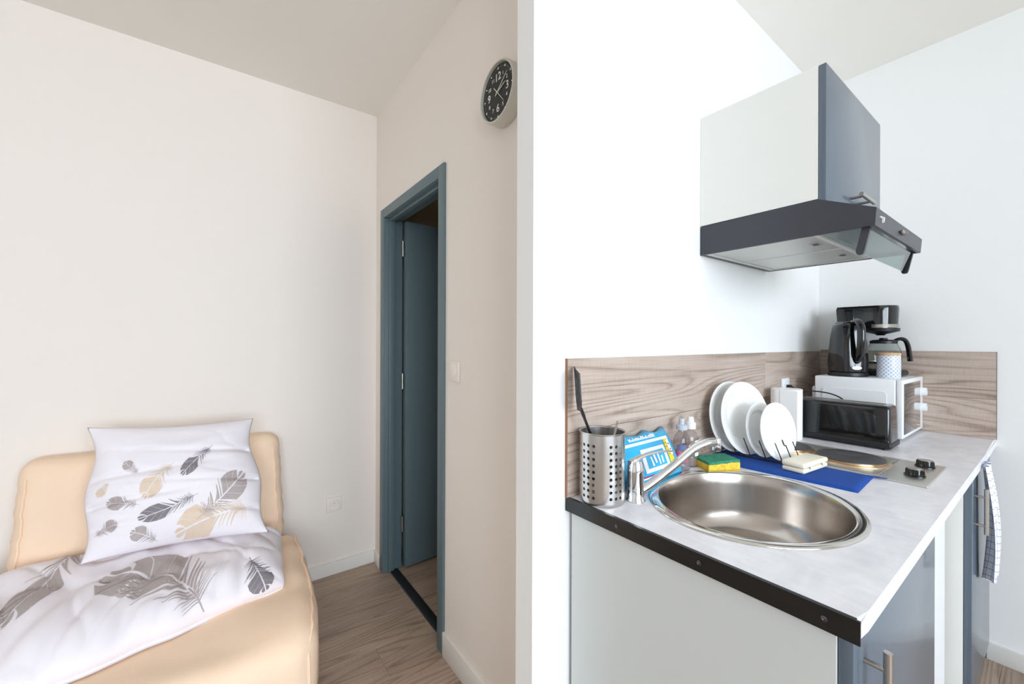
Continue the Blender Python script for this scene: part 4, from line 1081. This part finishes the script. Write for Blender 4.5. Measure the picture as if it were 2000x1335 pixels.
hc = spline([(.038, 0, .128), (.058, 0, .138), (.076, 0, .132), (.086, 0, .106), (.091, 0, .068), (.094, 0, .036)], 5)
bm = BM(); tube(bm, hc, [.010] * 6 + [.012] * 8 + [.0125] * (len(hc) - 14), 12, flat=.75); mk('handle', bm, black_gloss, ca)
ca.rotation_euler = (0, 0, R(-62))

# canister
cn = thing('canister', 'small pale blue patterned canister with wooden lid on the microwave', 'canister', (2.372, .462, ZM))
def scale_mat():
    m, nt, b = nodes_of('scallop_print'); tc = N(nt, 'ShaderNodeTexCoord'); sp = N(nt, 'ShaderNodeSeparateXYZ'); L(nt, tc.outputs['UV'], sp.inputs[0])
    outs = []
    for sgn in (1, -1):
        a = N(nt, 'ShaderNodeMath', operation='MULTIPLY_ADD'); a.inputs[1].default_value = sgn * 1.0; L(nt, sp.outputs[0], a.inputs[0]); L(nt, sp.outputs[1], a.inputs[2])
        s = N(nt, 'ShaderNodeMath', operation='MULTIPLY'); s.inputs[1].default_value = 2 * PI / 1.0; L(nt, a.outputs[0], s.inputs[0])
        w = N(nt, 'ShaderNodeMath', operation='COSINE'); L(nt, s.outputs[0], w.inputs[0]); outs.append(w.outputs[0])
    mx = N(nt, 'ShaderNodeMath', operation='MAXIMUM'); L(nt, outs[0], mx.inputs[0]); L(nt, outs[1], mx.inputs[1])
    cr = N(nt, 'ShaderNodeValToRGB'); cr.color_ramp.elements[0].position = .55; cr.color_ramp.elements[0].color = lin((178, 190, 212)); cr.color_ramp.elements[1].position = .75; cr.color_ramp.elements[1].color = lin((240, 242, 246))
    L(nt, mx.outputs[0], cr.inputs[0]); L(nt, cr.outputs[0], b.inputs['Base Color']); b.inputs['Roughness'].default_value = .3; return m
def tube_uv(r, z0, z1, n=40):
    bm = BM(); uvl = bm.loops.layers.uv.new('UVMap'); pr = [(r * .95, z0), (r, z0 + .004), (r, z1 - .003), (r * .97, z1)]
    rings = [[bm.verts.new((q * math.cos(2 * PI * i / n), q * math.sin(2 * PI * i / n), z)) for i in range(n)] for q, z in pr]
    for k in range(3):
        for i in range(n):
            f = bm.faces.new((rings[k][i], rings[k][(i + 1) % n], rings[k + 1][(i + 1) % n], rings[k + 1][i]))
            for lp, (ii, kk) in zip(f.loops, ((i, k), (i + 1, k), (i + 1, k + 1), (i, k + 1))): lp[uvl].uv = (ii / n * 16, pr[kk][1] * 62)
    bm.faces.new(rings[0][::-1]); bm.faces.new(rings[-1]); return bm
mk('ceramic_body', tube_uv(.040, 0, .097), scale_mat(), cn, 40)
bm = BM(); lathe(bm, [(0, .097), (.040, .097), (.0405, .099), (.0405, .106), (.039, .108), (0, .108)], 40); mk('wooden_lid', bm, mat('pale_wood_lid', (206, 168, 130), 0.5, noise_scale=20, noise_amt=0.1, stretch=(1, 8, 1)), cn)

# ------------------------------------------------------------------ hood and wall cabinet
HX0, HX1 = 1.398, 1.958
hd = thing('range_hood', 'dark grey range hood with pull-out glass visor under the wall cabinet', 'range hood', (HX0, 0, 1.63))
HW = HX1 - HX0; YK = .7755
side = [(YK, 0), (YK, .100), (.426, .1025), (.2966, .046), (.2999, 0)]
for xx in (0, HW - .008): mk('side_panel', prism(BM(), side, 'x', xx, xx + .008), hood_m, hd, 0)
bm = BM(); prism(bm, [(YK, .092), (YK, .1), (.426, .1025), (.2966, .046), (.304, .040), (.428, .094)], 'x', .008, HW - .008); prism(bm, [(.2966, .046), (.2999, 0), (.308, 0), (.305, .044)], 'x', .008, HW - .008); box(bm, .008, HW - .008, YK - .01, YK, 0, .092); mk('canopy', bm, hood_m, hd, 0)
fm = mat('aluminium_filter', (206, 205, 202), 0.35, 0.7)
fr_ = BM(); box(fr_, .008, HW - .008, .43, .442, .002, .012); box(fr_, .008, HW - .008, YK - .03, YK - .01, .002, .012); box(fr_, .008, .022, .442, YK - .03, .002, .012); box(fr_, HW - .022, HW - .008, .442, YK - .03, .002, .012)
mk('underside_frame', fr_, mat('pale_grey_enamel', (214, 213, 210), 0.4), hd, 0)
for (a, b) in ((.024, HW / 2 - .006), (HW / 2 + .006, HW - .024)):
    ff = mk('grease_filter', Bx(a, b, .444, YK - .032, .004, .012, .001, 1), fm, hd)
    c_ = (a + b) / 2
    lt = mk('latch', Bx(c_ - .022, c_ + .022, .462, .488, .0025, .0042, .0005, 1), satin, ff)
    mk('latch_slot', Bx(c_ - .010, c_ + .010, .468, .482, .0018, .0027), black_satin, lt, 0)
mk('filter_bar', Bx(HW / 2 - .006, HW / 2 + .006, .442, YK - .03, .003, .012), mat('pale_grey_enamel', (214, 213, 210), 0.4), hd, 0)
mk('lamp_cover', Bx(.010, HW - .010, .312, .429, .010, .014), mat('lamp_cover_grey', (150, 162, 164), 0.15, coat=0.3), hd, 0)
vg = thin_glass('visor_glass', (186, 208, 206), 0.14)
bm = BM(); prism(bm, [(.316, -.002), (.319, -.001), (.337, -.064), (.334, -.065)], 'x', .030, HW - .034); vz = mk('glass_visor', bm, vg, hd, 0)
for x in (.022, HW - .030):
    bm = BM(); prism(bm, rpoly([(.312, .004), (.330, .004), (.344, -.060), (.340, -.070), (.328, -.069), (.325, -.06)], .003, 2), 'x', x - .006, x + .006); mk('visor_arm', bm, black_satin if x > .1 else hood_m, vz)
# control slider and emblem on the hood front
sl = mk('slider_switch', Bx(.255, .305, .2890, .297, .018, .028, .002), satin, hd)
for k in range(5): mk('slider_rib', Bx(.272 + k * .006, .2745 + k * .006, .2868, .2895, .0185, .0275), satin, sl, 0)
em = BM(); prism(em, [(.058, .030), (.060, .031), (.063, .025), (.068, .031), (.066, .023), (.061, .015), (.060, .021)], 'y', .2935, .2985); mk('bird_emblem', em, print_white, hd, 0)
for k in range(4): mk('lettering', Bx(.036 + k * .005, .039 + k * .005, .2948, .298, .0255, .0290), print_white, hd, 0)

wc = thing('wall_cabinet', 'wall cabinet with white sides and grey flap door above the hood', 'cabinet', (HX0, 0, 1.7335))
CH = 2.117 - 1.7335
bm = BM(); box(bm, 0, .016, .4255, YK, 0, CH); box(bm, HW - .016, HW, .4255, YK, 0, CH); box(bm, .016, HW - .016, .4255, YK, CH - .016, CH); box(bm, .016, HW - .016, .4255, YK, 0, .016); box(bm, .016, HW - .016, YK - .004, YK, .016, CH - .016)
mk('carcass', bm, cab_white, wc, 0)
fdr = mk('flap_door', Bx(.001, HW + .003, .4065, .4245, -.008, CH - .001, .0012), cab_grey, wc)
bar_handle('handle', fdr, (.205, .376, .045), (.345, .376, .045), (0, -.030, 0), .006, .028)
bm = Bx(.222, .244, .43, .47, CH - .001, CH + .024, .003); mk('hanger_bracket', bm, white_plastic, wc)
